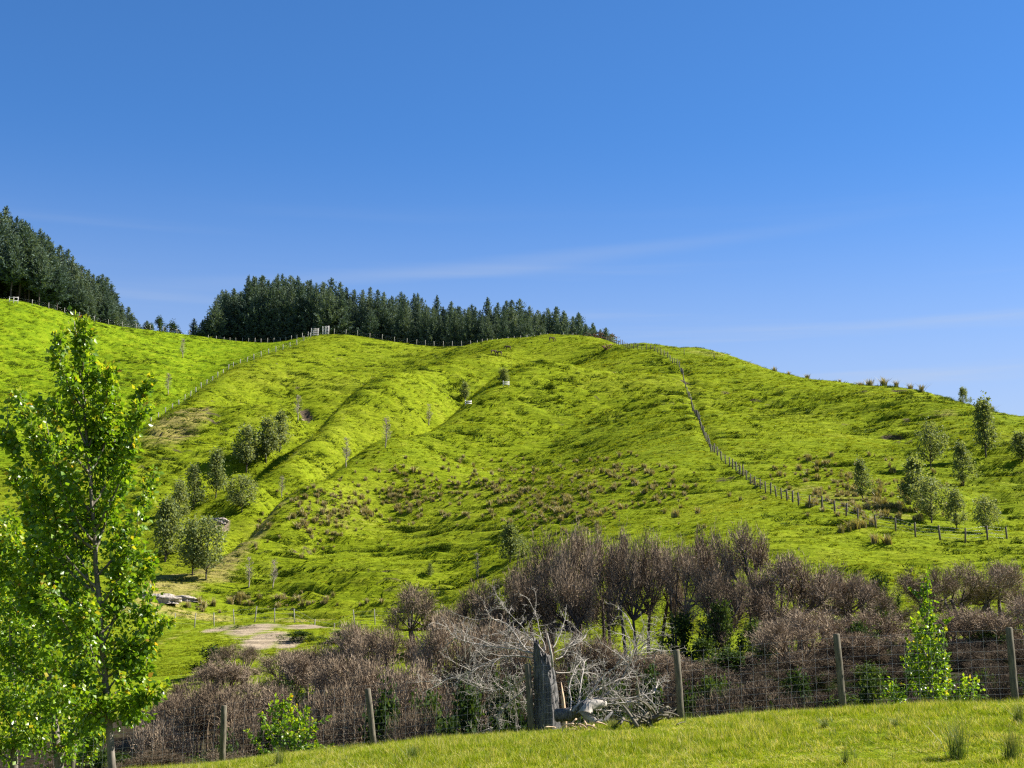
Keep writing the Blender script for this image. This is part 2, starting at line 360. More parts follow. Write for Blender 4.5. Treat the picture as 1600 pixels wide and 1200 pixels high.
def roughmat(name, c1, c2, scale=(6, 6, 6), rough=.85, bump=.4, dist=.02, detail=6):
    m, nt, N, L = mat(name)
    tc = N.new('ShaderNodeTexCoord'); mp = N.new('ShaderNodeMapping'); mp.inputs['Scale'].default_value = scale
    L.new(tc.outputs['Object'], mp.inputs[0])
    nz = N.new('ShaderNodeTexNoise'); nz.inputs['Scale'].default_value = 1; nz.inputs['Detail'].default_value = detail; nz.inputs['Roughness'].default_value = .65
    L.new(mp.outputs[0], nz.inputs['Vector'])
    r = ramp(N, [(.3, c1), (.7, c2)]); L.new(nz.outputs['Fac'], r.inputs[0])
    p = N.new('ShaderNodeBsdfPrincipled'); p.inputs['Roughness'].default_value = rough; p.inputs['Specular IOR Level'].default_value = .25
    L.new(r.outputs[0], p.inputs['Base Color'])
    if bump:
        b = N.new('ShaderNodeBump'); b.inputs['Strength'].default_value = bump; b.inputs['Distance'].default_value = dist
        L.new(nz.outputs['Fac'], b.inputs['Height']); L.new(b.outputs[0], p.inputs['Normal'])
    o = N.new('ShaderNodeOutputMaterial'); L.new(p.outputs[0], o.inputs[0])
    return m
M = {}
M['pine'] = leafmat('pine_needles', [(.030,.055,.045),(.062,.100,.078),(.12,.160,.105)], .2, .12, .7, .28)
M['poplar'] = leafmat('poplar_leaf', [(.060,.140,.008),(.12,.225,.012),(.21,.32,.018),(.36,.36,.03),(.42,.22,.03)], .5, .45, .36, .0)
M['hillpop'] = leafmat('hill_tree_leaf', [(.095,.125,.045),(.165,.205,.080),(.27,.30,.14)], .42, .12, .6, .16)
M['brushleaf'] = leafmat('brush_leaf', [(.018,.036,.010),(.036,.066,.014),(.080,.115,.024)], .3, .08, .7, .25)
M['twig'] = leafmat('grey_twig', [(.115,.084,.054),(.22,.166,.112),(.335,.262,.182)], 0, .04, .9, .27)
M['baretwig'] = leafmat('pale_twig', [(.19,.15,.12),(.30,.25,.21),(.40,.34,.29)], 0, .15, .8, .12)
M['rush'] = leafmat('rush_blade', [(.080,.095,.018),(.19,.17,.05),(.29,.24,.11),(.38,.32,.17)], .2, .2, .6, .22)
M['rushgreen'] = leafmat('rush_green', [(.045,.085,.014),(.10,.15,.025),(.24,.22,.09)], .25, .3, .5, .12)
M['grass'] = leafmat('pasture_blade', [(.082,.122,.008),(.156,.200,.009),(.222,.240,.020),(.30,.27,.06)], .35, .02, .7, .16, .5, .12)
M['rank'] = leafmat('rank_shade_blade', [(.034,.062,.008),(.060,.100,.010),(.10,.145,.014),(.20,.20,.05)], .2, .05, .7, .18, .4, .1)  # long grass, its green kept dark to paint the shade of the ledges
M['coolgrass'] = leafmat('cool_pasture_blade', [(.062,.110,.006),(.125,.190,.007),(.190,.240,.012),(.26,.26,.04)], .35, .05, .7, .2, .5, .12)
M['lawn'] = leafmat('paddock_blade', [(.105,.165,.006),(.185,.25,.009),(.28,.305,.022),(.50,.44,.20)], .38, .06, .6, .40, .6, 1.1)
M['bark'] = roughmat('dark_bark', (.035, .028, .022), (.11, .09, .075), (8, 8, 2))
M['popbark'] = roughmat('poplar_bark', (.06, .05, .038), (.22, .19, .15), (10, 10, 2.5))
M['deadwood'] = roughmat('dead_branch', (.19, .17, .145), (.40, .36, .31), (9, 9, 9), .85)
M['stump'] = roughmat('furrowed_bark', (.03, .029, .030), (.27, .255, .24), (26, 26, 2.4), .9, 1.0, .09)
M['splitwood'] = roughmat('split_wood', (.36, .23, .12), (.66, .50, .34), (30, 30, 3), .8)
M['post'] = roughmat('weathered_post', (.055, .046, .030), (.17, .15, .105), (30, 30, 4), .85, .5, .01)
M['palepost'] = roughmat('pale_post', (.20, .18, .15), (.42, .39, .34), (20, 20, 4), .8)
M['darkpost'] = roughmat('dark_post', (.07, .055, .04), (.17, .14, .10), (20, 20, 4), .85)
M['wood'] = roughmat('silver_timber', (.40, .38, .36), (.66, .63, .60), (6, 6, 6), .75)
M['red'] = roughmat('rust_debris', (.07, .032, .02), (.17, .085, .05), (3, 3, 3), .9)
M['rock'] = roughmat('pale_rock', (.13, .11, .09), (.46, .40, .33), (3, 3, 2), .9, 1.0, .3)
M['fur'] = roughmat('brown_coat', (.05, .032, .02), (.11, .075, .045), (4, 4, 4), .9)
m, nt, N, L = mat('wire'); p = N.new('ShaderNodeBsdfPrincipled'); p.inputs['Base Color'].default_value = (.38, .39, .41, 1); p.inputs['Metallic'].default_value = .6; p.inputs['Roughness'].default_value = .45
o = N.new('ShaderNodeOutputMaterial'); L.new(p.outputs[0], o.inputs[0]); M['wire'] = m

# ground material: pasture, dry grass, bare earth, pale clay, leaf litter with scrub shade in its colour
def ground_material():
    m, nt, N, L = mat('pasture_ground')
    geo = N.new('ShaderNodeNewGeometry')
    def nz(scale, detail=4, rough=.6, vec=None, sc=None):
        t = N.new('ShaderNodeTexNoise'); t.inputs['Scale'].default_value = scale; t.inputs['Detail'].default_value = detail; t.inputs['Roughness'].default_value = rough
        if sc:
            mp = N.new('ShaderNodeMapping'); mp.inputs['Scale'].default_value = sc; L.new(geo.outputs['Position'], mp.inputs[0]); L.new(mp.outputs[0], t.inputs['Vector'])
        else: L.new(geo.outputs['Position'], t.inputs['Vector'])
        return t
    def attr(nm):
        a = N.new('ShaderNodeAttribute'); a.attribute_name = nm; return a.outputs['Fac']
    def mix(f, a, b):
        x = N.new('ShaderNodeMixRGB'); L.new(f, x.inputs[0]) if not isinstance(f, float) else setattr(x.inputs[0], 'default_value', f)
        for k, c in ((1, a), (2, b)):
            if isinstance(c, tuple): x.inputs[k].default_value = (*c, 1)
            else: L.new(c, x.inputs[k])
        return x.outputs[0]
    big = nz(.035, 4); mid = nz(.33, 5, .65); fine = nz(1.0, 5, .7, sc=(1.3, 2.6, 4.0)); ver = nz(1.0, 6, .68, sc=(.30, .8, 2.6))
    g1 = ramp(N, [(.28, (.110, .150, .010)), (.52, (.178, .218, .008)), (.74, (.240, .250, .024))]); L.new(big.outputs['Fac'], g1.inputs[0])
    g2 = ramp(N, [(.32, (.078, .112, .010)), (.50, (.164, .208, .008)), (.70, (.250, .248, .036))]); L.new(mid.outputs['Fac'], g2.inputs[0])
    g3 = ramp(N, [(.34, (.048, .080, .008)), (.50, (.152, .210, .007)), (.70, (.225, .255, .015))]); L.new(ver.outputs['Fac'], g3.inputs[0])
    c = mix(.45, g1.outputs[0], g2.outputs[0]); c = mix(.38, c, g3.outputs[0])
    f3 = ramp(N, [(.35, (.55, .58, .5)), (.6, (1.1, 1.08, 1.0))]); L.new(fine.outputs['Fac'], f3.inputs[0])
    x = N.new('ShaderNodeMixRGB'); x.blend_type = 'MULTIPLY'; x.inputs[0].default_value = .55; L.new(c, x.inputs[1]); L.new(f3.outputs[0], x.inputs[2]); c = x.outputs[0]
    dry = ramp(N, [(.3, (.17, .16, .035)), (.7, (.30, .25, .085))]); L.new(mid.outputs['Fac'], dry.inputs[0])
    earth = ramp(N, [(.3, (.045, .034, .022)), (.7, (.13, .10, .066))]); L.new(fine.outputs['Fac'], earth.inputs[0])
    clay = ramp(N, [(.3, (.13, .10, .065)), (.7, (.40, .32, .22))]); L.new(ver.outputs['Fac'], clay.inputs[0])
    shaded_litter = ramp(N, [(.3, (.016, .013, .009)), (.55, (.040, .032, .020)), (.72, (.034, .050, .012))]); L.new(fine.outputs['Fac'], shaded_litter.inputs[0])  # litter colour darkened to carry the shade under the scrub
    def masked(a, thr=.5):
        mm = N.new('ShaderNodeMath'); mm.operation = 'ADD'; L.new(attr(a), mm.inputs[0])
        sc = N.new('ShaderNodeMath'); sc.operation = 'MULTIPLY_ADD'; sc.inputs[1].default_value = .9; sc.inputs[2].default_value = -.45; L.new(ver.outputs['Fac'], sc.inputs[0])
        L.new(sc.outputs[0], mm.inputs[1])
        mr = N.new('ShaderNodeMapRange'); mr.inputs[1].default_value = thr - .15; mr.inputs[2].default_value = thr + .2; mr.interpolation_type = 'SMOOTHSTEP'; L.new(mm.outputs[0], mr.inputs[0])
        return mr.outputs[0]
    cg = ramp(N, [(.32, (.070, .118, .006)), (.50, (.135, .200, .006)), (.70, (.205, .250, .012))]); L.new(mid.outputs['Fac'], cg.inputs[0])
    c = mix(attr('cool'), c, cg.outputs[0]); c = mix(masked('dry'), c, dry.outputs[0]); c = mix(masked('shaded_litter'), c, shaded_litter.outputs[0]); c = mix(masked('earth'), c, earth.outputs[0]); c = mix(masked('clay'), c, clay.outputs[0])
    p = N.new('ShaderNodeBsdfPrincipled'); p.inputs['Roughness'].default_value = .9; p.inputs['Specular IOR Level'].default_value = .02
    L.new(c, p.inputs['Base Color'])
    ad = N.new('ShaderNodeMath'); ad.operation = 'MULTIPLY_ADD'; ad.inputs[1].default_value = .45; L.new(fine.outputs['Fac'], ad.inputs[0]); L.new(ver.outputs['Fac'], ad.inputs[2])
    b = N.new('ShaderNodeBump'); b.inputs['Strength'].default_value = .9; b.inputs['Distance'].default_value = .55; L.new(ad.outputs[0], b.inputs['Height']); L.new(b.outputs[0], p.inputs['Normal'])
    o = N.new('ShaderNodeOutputMaterial'); L.new(p.outputs[0], o.inputs[0])
    return m

# ------------------------------------------------------------------ the ground
CLAY = blobs([(395,982,48,11,.8),(345,976,34,6,.75),(415,1000,40,14,.9),(455,1005,24,10,.8),(480,982,58,4,.8),(525,986,20,3,.5),(345,817,18,6,1.0),(477,652,6,5,1.0),(300,927,20,3,.6)], B)
DRY = blobs([(300,945,120,10,.75),(480,960,120,8,.6),(270,910,60,25,.75),(430,870,50,50,.35),(560,800,120,30,.4),(760,770,160,40,.35),(280,655,60,18,.7),(520,800,50,14,.5),(1330,780,100,20,.5),(1250,765,60,10,.5),(1480,650,40,10,.5),(1110,550,60,6,.5),(1180,568,50,8,.5),(1400,800,60,10,.5),(250,1000,20,40,.5)], B)
for a, b in zip(S1[:-1], S1[1:]):
    for q in np.linspace(0, 1, 6):
        x0, y0, _ = pt(a[0] * (1 - q) + b[0] * q, a[1] * (1 - q) + b[1] * q, a[2] * (1 - q) + b[2] * q)
        DRY = np.maximum(DRY, .72 * np.exp(-(((GX - x0) / 3.0) ** 2 + ((GY - y0) / 4.5) ** 2)))
for a, b in zip(S2[1:-2], S2[2:-1]):
    for q in np.linspace(0, 1, 6):
        x0, y0, _ = pt(a[0] * (1 - q) + b[0] * q, a[1] * (1 - q) + b[1] * q, a[2] * (1 - q) + b[2] * q)
        DRY = np.maximum(DRY, .60 * np.exp(-(((GX - x0) / 3.0) ** 2 + ((GY - y0) / 4.5) ** 2)))
RISER = sstep(.76, .84, s) * sstep(.75, 1.3, km) * sstep(-.1, .35, noise(GX * .22, GY * .3, 88))  # soil strips on the risers that also paint their shade as dark dashes
EARTH = .55 * RISER + .5 * SLIP + np.clip(np.maximum.reduce([SCARP * 1.1, TRACK * .45, CLEFT * .35, BANK * .8]), 0, 1.2) + .25 * blobs([(300,660,60,22,1),(1400,665,60,12,.6)], B)
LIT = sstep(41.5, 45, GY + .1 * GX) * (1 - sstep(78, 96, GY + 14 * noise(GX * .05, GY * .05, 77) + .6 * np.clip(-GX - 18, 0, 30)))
S3xy = np.array([pt(*c)[:2] for c in S3[::-1]] + [pt(500,522,420)[:2], pt(500,522,520)[:2]], float)
COOL = sstep(2, -6, GX - np.interp(GY, S3xy[:, 1], S3xy[:, 0], left=S3xy[0, 0] - 8)) * sstep(180, 250, GY)
mb = MB()
ny, nx = GX.shape
idx = np.arange(ny * nx).reshape(ny, nx)
Q = np.stack([idx[:-1, :-1], idx[:-1, 1:], idx[1:, 1:], idx[1:, :-1]], -1).reshape(-1, 4)
mb.add(np.stack([GX, GY, Z], -1).reshape(-1, 3), None, Q)
gm = mb.mesh('ground', ground_material(), True)
for nm, arr in (('clay', CLAY), ('cool', COOL), ('dry', DRY), ('earth', EARTH), ('shaded_litter', LIT)):
    at = gm.attributes.new(nm, 'FLOAT', 'POINT'); at.data.foreach_set('value', arr.astype(np.float32).ravel())
tag(link('ground', gm), kind='structure')

# ------------------------------------------------------------------ plant generators (unit meshes, base at the origin)
LEAF_V = [(0, 0, 0), (.42, .42, .10), (0, 1.05, -.04), (-.42, .42, .10), (0, .45, -.03)]
LEAF_T = [(0, 1, 4), (1, 2, 4), (2, 3, 4), (3, 0, 4)]
RHOMB_V = [(0, 0, 0), (.35, .5, .06), (0, 1, 0), (-.35, .5, .06)]; RHOMB_T = [(0, 1, 2), (0, 2, 3)]
BLADE_V = [(-.5, 0, 0), (.5, 0, 0), (0, 1, 0)]; BLADE_T = [(0, 1, 2)]
def bez(a, b, c, k): 
    t = np.linspace(0, 1, k)[:, None]; return (1 - t) ** 2 * a + 2 * t * (1 - t) * b + t * t * c

def pine_variant(seed, base=.1, spread=.17):
    r = np.random.RandomState(seed); tr = MB(); cr = MB()
    P = np.array([(r.normal() * .003, r.normal() * .003, z) for z in np.linspace(-.06, .97, 9)]); tr.tube(P, np.linspace(.011, .002, 9), 6)
    pos = []; dr = []; sc = []; tn = []
    z = base
    while z < .985:
        q = (z - base) / (1 - base)
        prof = (min(1, q / .18) ** .7 * .55 + .45) * (1 - q) ** .92 + .010
        nb = r.randint(4, 8) if q < .9 else 3
        a0 = r.uniform(0, 6.28)
        lump = r.uniform(.7, 1.2)
        for k in range(nb):
            a = a0 + k * 6.283 / nb + r.normal() * .25; Lb = spread * prof * lump * r.uniform(.5, 1.35)
            up = r.uniform(.15, .6) + .5 * q
            npts = max(3, int(Lb / .012))
            for t in np.linspace(.18, 1, npts):
                pp = np.array([math.cos(a) * Lb * t, math.sin(a) * Lb * t, z + Lb * (up * t * t - .08 * t)])
                for _ in range(3):
                    pos.append(pp + r.normal(size=3) * .006); d = np.array([math.cos(a), math.sin(a), .7 + q]) * .8 + r.normal(size=3) * .75
                    dr.append(d); sc.append(r.uniform(.6, 1.25) * (.020 + .020 * (1 - q))); tn.append(.25 + .35 * t + .15 * q + r.normal() * .12)
        z += r.uniform(.012, .026)
    for z in np.linspace(.93, 1.0, 8):
        for _ in range(4):
            pos.append(np.array([0, 0, z])); dr.append(np.array([r.normal() * .5, r.normal() * .5, 1.])); sc.append(.018); tn.append(.6)
    pos = np.array(pos); R = frames(np.array(dr), r)
    S = np.stack([np.array(sc) * .55, np.array(sc), np.array(sc)], -1)
    tv = np.array(RHOMB_V) * np.array([.6, 1.15, 1])
    cr.scatter(tv, RHOMB_T, pos, R, np.array(sc)[:, None], np.clip(tn, 0, 1))
    return tr.mesh('pine_trunk', M['bark']), cr.mesh('pine_crown', M['pine'])

def twig_variant(seed, kind):
    """grey leafless scrub: ascending stems into rounded lobes, each lobe a haze of fine twigs; height 1, width 1"""
    r = np.random.RandomState(seed); tr = MB(); cr = MB()
    tall = kind == 'tall'
    stems = r.randint(2, 5) if tall else r.randint(4, 7); forks = []
    for s in range(stems):
        a = r.uniform(0, 6.28); rad = r.uniform(.02, .09)
        b0 = np.array([math.cos(a) * rad, math.sin(a) * rad, -.05]); hz = r.uniform(.32, .5) if tall else r.uniform(.12, .25); k = r.uniform(.05, .24)
        fk = np.array([math.cos(a) * k, math.sin(a) * k, hz])
        tr.tube(bez(b0, (b0 + fk) / 2 + r.normal(size=3) * .03, fk, 6), np.linspace(.034, .020, 6) * (1 if tall else .5), 5); forks.append(fk)
    lobes = []
    nlob = r.randint(10, 14) if tall else r.randint(15, 19)
    for k in range(nlob):
        th = k * 2.4 + r.normal() * .4; rr = math.sqrt((k + .2) / nlob) * .40; lr = r.uniform(.15, .25) * (1 if tall else .95)
        zmax = (1.0 - lr * .85) * math.sqrt(max(.05, 1 - (rr / .56) ** 2)); lo = .36 if tall else .12
        zt = max(lo, zmax * r.uniform(.86, 1.0)) if r.uniform() < .62 else r.uniform(lo, max(lo + .05, zmax * .8))
        lobes.append((np.array([math.cos(th) * rr, math.sin(th) * rr, zt]), lr, r.uniform(-.14, .14)))
    pos = []; dr = []; ln = []; tn = []
    for (c, lr, lt) in lobes:
        fk = min(forks, key=lambda f: np.linalg.norm(f[:2] - c[:2]))
        P0 = bez(fk, fk * .4 + c * .6 + np.array([0, 0, -.06]), c - np.array([0, 0, lr * .3]), 6); tr.tube(P0, np.linspace(.013, .007, 6), 4, cap=False)
        for q in range(15):
            d = unit(r.normal(size=3) + np.array([0, 0, .55])); e = c + d * lr * r.uniform(.45, .95) * np.array([1, 1, .9]); st = P0[r.randint(3, 6)]
            P = bez(st, st * .5 + e * .5 - d * .02 + r.normal(size=3) * .02, e, 4); tr.tube(P, np.linspace(.0055, .002, 4), 3, cap=False)
            for _ in range(46 if tall else 38):
                f = r.uniform(.35, 1.05); b = st + (e - st) * f + r.normal(size=3) * .030
                pos.append(b); dr.append(d * .7 + np.array([0, 0, .5]) + r.normal(size=3) * .45); ln.append(r.uniform(.028, .07)); tn.append(np.clip(.48 + lt + r.normal() * .17, 0, 1))
    pos = np.array(pos); R = frames(np.array(dr), r); ln = np.array(ln)
    S = np.stack([np.full(len(ln), .0062), ln, ln], -1)
    V = np.einsum('nij,nkj->nki', R, np.array(BLADE_V)[None] * S[:, None]) + pos[:, None]
    cr.add(V.reshape(-1, 3), np.arange(len(ln) * 3).reshape(-1, 3), None, np.repeat(tn, 3))
    return tr.mesh('scrub_stems', M['bark'] if tall else M['twig']), cr.mesh('scrub_twigs', M['twig'])

def leafy_variant(seed, kind, mname, nleaf=2600, lsize=.03):
    """leafy tree: trunk, ascending limbs and leaf clumps; height 1, width about .5"""
    r = np.random.RandomState(seed); tr = MB(); cr = MB()
    cb = {'column': .22, 'cone': .16, 'round': .25, 'bush': .03}[kind]
    tr.tube(np.array([(r.normal() * .006, r.normal() * .006, z) for z in np.linspace(-.05, .9, 8)]), np.linspace(.016, .004, 8), 6)
    def prof(q):
        if kind == 'column': return .17 * (min(1, q / .12)) * (1 - q ** 3) ** .6 + .01
        if kind == 'cone': return .26 * (min(1, q / .15)) * (1 - q) ** .75 + .015
        if kind == 'round': return .30 * math.sqrt(max(0, 1 - (2 * q - 1) ** 2)) + .02
        return .42 * math.sqrt(max(0, 1 - q * q)) + .03
    cen = []
    for k in range(46):
        q = r.uniform(0, 1) ** .9; z = cb + q * (.97 - cb); a = r.uniform(0, 6.28); rr = prof(q) * r.uniform(.2, 1.25)
        e = np.array([math.cos(a) * rr, math.sin(a) * rr, z]); b = np.array([0, 0, max(cb * .6, z - rr * 1.2)])
        tr.tube(bez(b, (b + e) / 2 + np.array([0, 0, -.02]), e, 4), np.linspace(.006, .002, 4), 4, cap=False)
        cen.append((e, .035 + .035 * r.uniform()))
    pos = []; dr = []; tn = []
    for i in range(nleaf):
        e, s = cen[r.randint(len(cen))]
        p = e + r.normal(size=3) * s * np.array([.9, .9, 1.5])
        if p[2] < cb * .8: continue
        pos.append(p); out = np.array([p[0], p[1], 0]); dr.append(out * 2 + r.normal(size=3)); tn.append(np.clip(.45 + r.normal() * .25, 0, 1))
    pos = np.array(pos); R = frames(np.array(dr), r)
    cr.scatter(RHOMB_V, RHOMB_T, pos, R, (lsize * r.uniform(.6, 1.3, len(pos)))[:, None], np.array(tn))
    return tr.mesh('tree_trunk', M['bark']), cr.mesh('tree_crown', M[mname])

def bare_variant(seed):
    r = np.random.RandomState(seed); tr = MB(); cr = MB()
    tr.tube(np.array([(r.normal() * .006, r.normal() * .006, z) for z in np.linspace(-.05, .98, 8)]), np.linspace(.012, .002, 8), 5)
    pos = []; dr = []; ln = []
    for k in range(70):
        z = r.uniform(.22, .95); a = r.uniform(0, 6.28); Lb = .16 * (1.1 - z) ** .5 * r.uniform(.5, 1.2)
        b = np.array([0, 0, z]); e = b + np.array([math.cos(a) * Lb * .6, math.sin(a) * Lb * .6, Lb])
        tr.tube(bez(b, (b + e) / 2 + np.array([math.cos(a), math.sin(a), -.5]) * .02, e, 4), np.linspace(.0035, .0015, 4), 3, cap=False)
        for _ in range(6):
            pos.append(b + (e - b) * r.uniform(.2, 1.1) + r.normal(size=3) * .008); dr.append((e - b) * 5 + r.normal(size=3) * .5); ln.append(r.uniform(.02, .06))
    ln = np.array(ln); R = frames(np.array(dr), r); S = np.stack([np.full(len(ln), .0045), ln, ln], -1)
    V = np.einsum('nij,nkj->nki', R, np.array(BLADE_V)[None] * S[:, None]) + np.array(pos)[:, None]
    cr.add(V.reshape(-1, 3), np.arange(len(ln) * 3).reshape(-1, 3), None, .5)
    return tr.mesh('bare_trunk', M['baretwig']), cr.mesh('bare_twigs', M['baretwig'])

def tussock_mesh(seed, mname, nb=70, w=.022, lean=.45, name='rush_blades'):
    """clump of upright arching blades, height 1"""
    r = np.random.RandomState(seed); mb = MB()
    for _ in range(nb):
        a = r.uniform(0, 6.28); l = abs(r.normal()) * lean; h = r.uniform(.55, 1.05); b0 = np.array([r.normal() * .10, r.normal() * .10, -.05])
        e = b0 + np.array([math.cos(a) * l * h, math.sin(a) * l * h, h]); md = b0 * .5 + e * .5 + np.array([-math.cos(a), -math.sin(a), 0]) * l * .18
        sd = np.array([-math.sin(a + r.normal() * .8), math.cos(a + r.normal() * .8), 0]) * w * .5
        t0 = np.clip(r.uniform(.05, .45), 0, 1)
        V = [b0 - sd, b0 + sd, md + sd * .8, md - sd * .8, e]
        mb.add(V, [(0, 1, 2), (0, 2, 3), (3, 2, 4)], None, [t0, t0, t0 + .25, t0 + .25, min(1, t0 + .5)])
    return mb.mesh(name, M[mname])

def tree_obj(name, data, loc, h, w, label, cat, group=None, parts=('trunk', 'crown'), rz=None, tilt=0):
    e = empty(name, loc, random.uniform(0, 6.28) if rz is None else rz, label, cat, group)
    e.scale = (w, w, h)
    if tilt: e.rotation_euler = (0, tilt, 0)
    for nm, me in zip(parts, data): link(nm, me, e)
    return e
def height_to(vtop, x, y, z0):
    """height a thing standing at (x,y,z0) needs to reach photo row vtop"""
    u, _ = project(x, y, z0); rx, ry, rz = ray(u, vtop)
    return rz / ry * y - z0

# ------------------------------------------------------------------ pine plantations on the skyline
PINES = [pine_variant(100 + k, b, sp) for k, (b, sp) in enumerate([(.08, .20), (.10, .18), (.14, .21), (.06, .17), (.12, .24)])]
PINES_BARE = [pine_variant(120 + k, .32, sp) for k, sp in enumerate([.19, .21, .17])]
LTOP = [(-160,300),(0,328),(15,335),(40,352),(60,365),(80,385),(100,398),(120,415),(140,420),(160,432),(175,455),(190,470),(205,490),(225,508)]
CTOP = [(318,500),(330,475),(345,452),(370,445),(400,432),(430,430),(480,436),(520,445),(560,452),(600,458),(640,466),(700,470),(760,474),(820,478),(870,486),(905,492),(925,502),(945,516),(960,528)]
def pine(u, d, vtop, label, group, bare=False, wf=1.0):
    x, y, z = on(u, d); h = height_to(vtop, x, y, z)
    if h < 4: return
    v = random.choice(PINES_BARE if bare else PINES)
    w = min(max(h, 12), 30) * random.uniform(1.1, 1.65) * wf
    tree_obj('pine_tree', v, (x, y, z - .3), h, w, label, 'pine tree', group)
for row, (dd, lift) in enumerate([(16, 24), (26, 10), (38, 0), (50, 0)]):
    u = -120 + row * 7
    while u < 222:
        d0 = np.interp(u, [0, 60, 120, 225], [390, 395, 405, 425])
        vt = np.interp(u, *zip(*LTOP)) + lift * random.uniform(.2, 1.6) + random.uniform(-6, 10)
        lb = ('front row' if row < 2 else 'back row') + ' pine ' + ('at the tall picture edge end of the left plantation' if u < 60 else 'halfway down the falling left plantation' if u < 140 else 'at the low right end of the left plantation')
        pine(u, d0 + dd + random.uniform(-4, 4), vt, lb, 'left plantation: ' + lb, row < 2 and u < 130 and random.random() < .7)
        u += random.uniform(12, 19) if u > -10 else 34
for row, (dd, lift) in enumerate([(18, 14), (28, 4), (40, 0)]):
    u = 330 + row * 6
    while u < 950:
        d0 = np.interp(u, [300, 350, 440, 500, 640, 740, 800, 870, 950], [440, 445, 434, 422, 420, 404, 396, 390, 385])
        vt = np.interp(u, *zip(*CTOP)) + lift * random.uniform(0, 1.5) + random.choice((-8, -4, 0, 3, 8, 14)) + random.uniform(-3, 3)
        lb = ('front row' if row == 0 else 'back row') + ' pine ' + ('at the tall left end of the middle plantation' if u < 440 else 'rising behind the skyline gate and hurdle' if u < 580 else 'in the even middle stretch of the long plantation' if u < 760 else 'where the middle plantation lowers towards the summit')
        pine(u, d0 + dd + random.uniform(-4, 4), vt, lb, 'middle plantation: ' + lb, False, .82)
        u += random.uniform(9, 14)
for u, d, vt, lb in [(322,455,493,'leftmost spreading pine at the end of the middle plantation'), (334,452,470,'second pine from the left end of the middle plantation'),
                 (957,392,522,'small pine at the right end of the middle plantation'), (948,396,512,'second last pine at the right end of the middle plantation')]:
    pine(u, d, vt, lb, None, False, 1.2)
for u, d, vt, lb in [(228,446,500,'tiny far pine in the dip, nearest the left plantation'), (300,470,497,'tiny pointed far pine in the dip between the plantations'), (314,470,499,'tiny pointed far pine left of the middle plantation'),
                     (278,460,514,'low far pine in the middle of the skyline dip')]:
    pine(u, d, vt, lb, None, False, 1.1)
LEAFY = {k: [leafy_variant(200 + i * 7 + j, k, 'hillpop', 3000, .044 if k != 'bush' else .06) for j in range(3)] for i, k in enumerate(('column', 'cone', 'round', 'bush'))}
DARKB = [leafy_variant(260 + j, 'bush', 'brushleaf', 3200, .05) for j in range(3)]
for u, d, vt, w, lb in [(247,448,497,7,'rounded dark shrub tree in the skyline dip'), (268,450,503,6,'small rounded shrub tree right of the dip on the skyline'), (235,444,506,5,'low dark shrub at the left side of the skyline dip'), (310,450,518,7,'dark low shrub at the foot of the middle plantation')]:
    x, y, z = on(u, d); tree_obj('shrub_tree', random.choice(DARKB), (x, y, z - .5), height_to(vt, x, y, z), w, lb, 'shrub')

# ------------------------------------------------------------------ trees on the hillside
HT = [ # kind, u, base v, top v, width px, label
 ('column',385,742,668,34,'tall poplar in the gully, biggest of the cluster below the second spur'),('column',415,728,655,32,'poplar behind the tallest gully poplar, to its right'),('column',437,705,645,28,'uppermost leafy poplar of the gully cluster'),
 ('round',378,803,745,46,'round dark green tree at the foot of the first spur'),('column',337,779,706,28,'pale slender poplar standing above its own shadow in the gully'),('cone',302,797,729,34,'dark pointed poplar left of the pale slender one'),
 ('cone',279,818,752,34,'thin pale poplar beside the dark pointed poplar'),('cone',258,880,778,52,'broad poplar just right of the big foreground poplar'),('round',322,908,812,58,'dark round headed poplar lowest in the gully'),('column',301,900,815,40,'poplar behind the dark round headed one, on its left'),
 ('cone',1347,780,722,34,'small pointed tree alone above the right fence'),('round',1455,735,664,44,'round headed tree in the middle of the right hillside'),('column',1541,718,628,36,'tall narrow poplar under the right skyline'),('cone',1505,760,696,40,'leaning tree between the tall poplar and the twin poplars'),
 ('column',1432,800,716,40,'left of the two joined big poplars above the right fence'),('round',1456,818,748,56,'right of the two joined big poplars above the right fence'),('cone',1495,826,765,36,'small poplar right of the joined pair by the fence'),('round',1541,834,778,46,'round bush poplar nearest the right end of the fence'),('column',1598,722,676,30,'poplar cut by the right edge of the picture'),
 ('column',787,600,576,16,'small poplar above a timber guard, upper of two on the first spur'),('column',727,628,598,14,'thin poplar in a timber guard, lower of two on the first spur'),('cone',797,880,818,42,'pale poplar peeping over the grey thicket'),('bush',815,872,838,30,'dark bush beside the pale poplar over the grey thicket'),
 ('bush',1505,629,606,20,'small tree alone on the right skyline'),('bush',1534,634,624,14,'dark little bush on the right skyline above the tall poplar'),('bush',672,905,880,12,'tiny sapling on the lower main face')]
for k, u, vb, vt, w, lb in HT:
    x, y, z = hit(u, vb); h = height_to(vt, x, y, z); wm = w / F * y
    tree_obj('hillside_tree', random.choice(LEAFY[k]), (x, y, z - .1), h, wm / {'column': .42, 'cone': .55, 'round': .68, 'bush': .95}[k], lb, 'tree')
BARE = [bare_variant(300 + j) for j in range(3)]
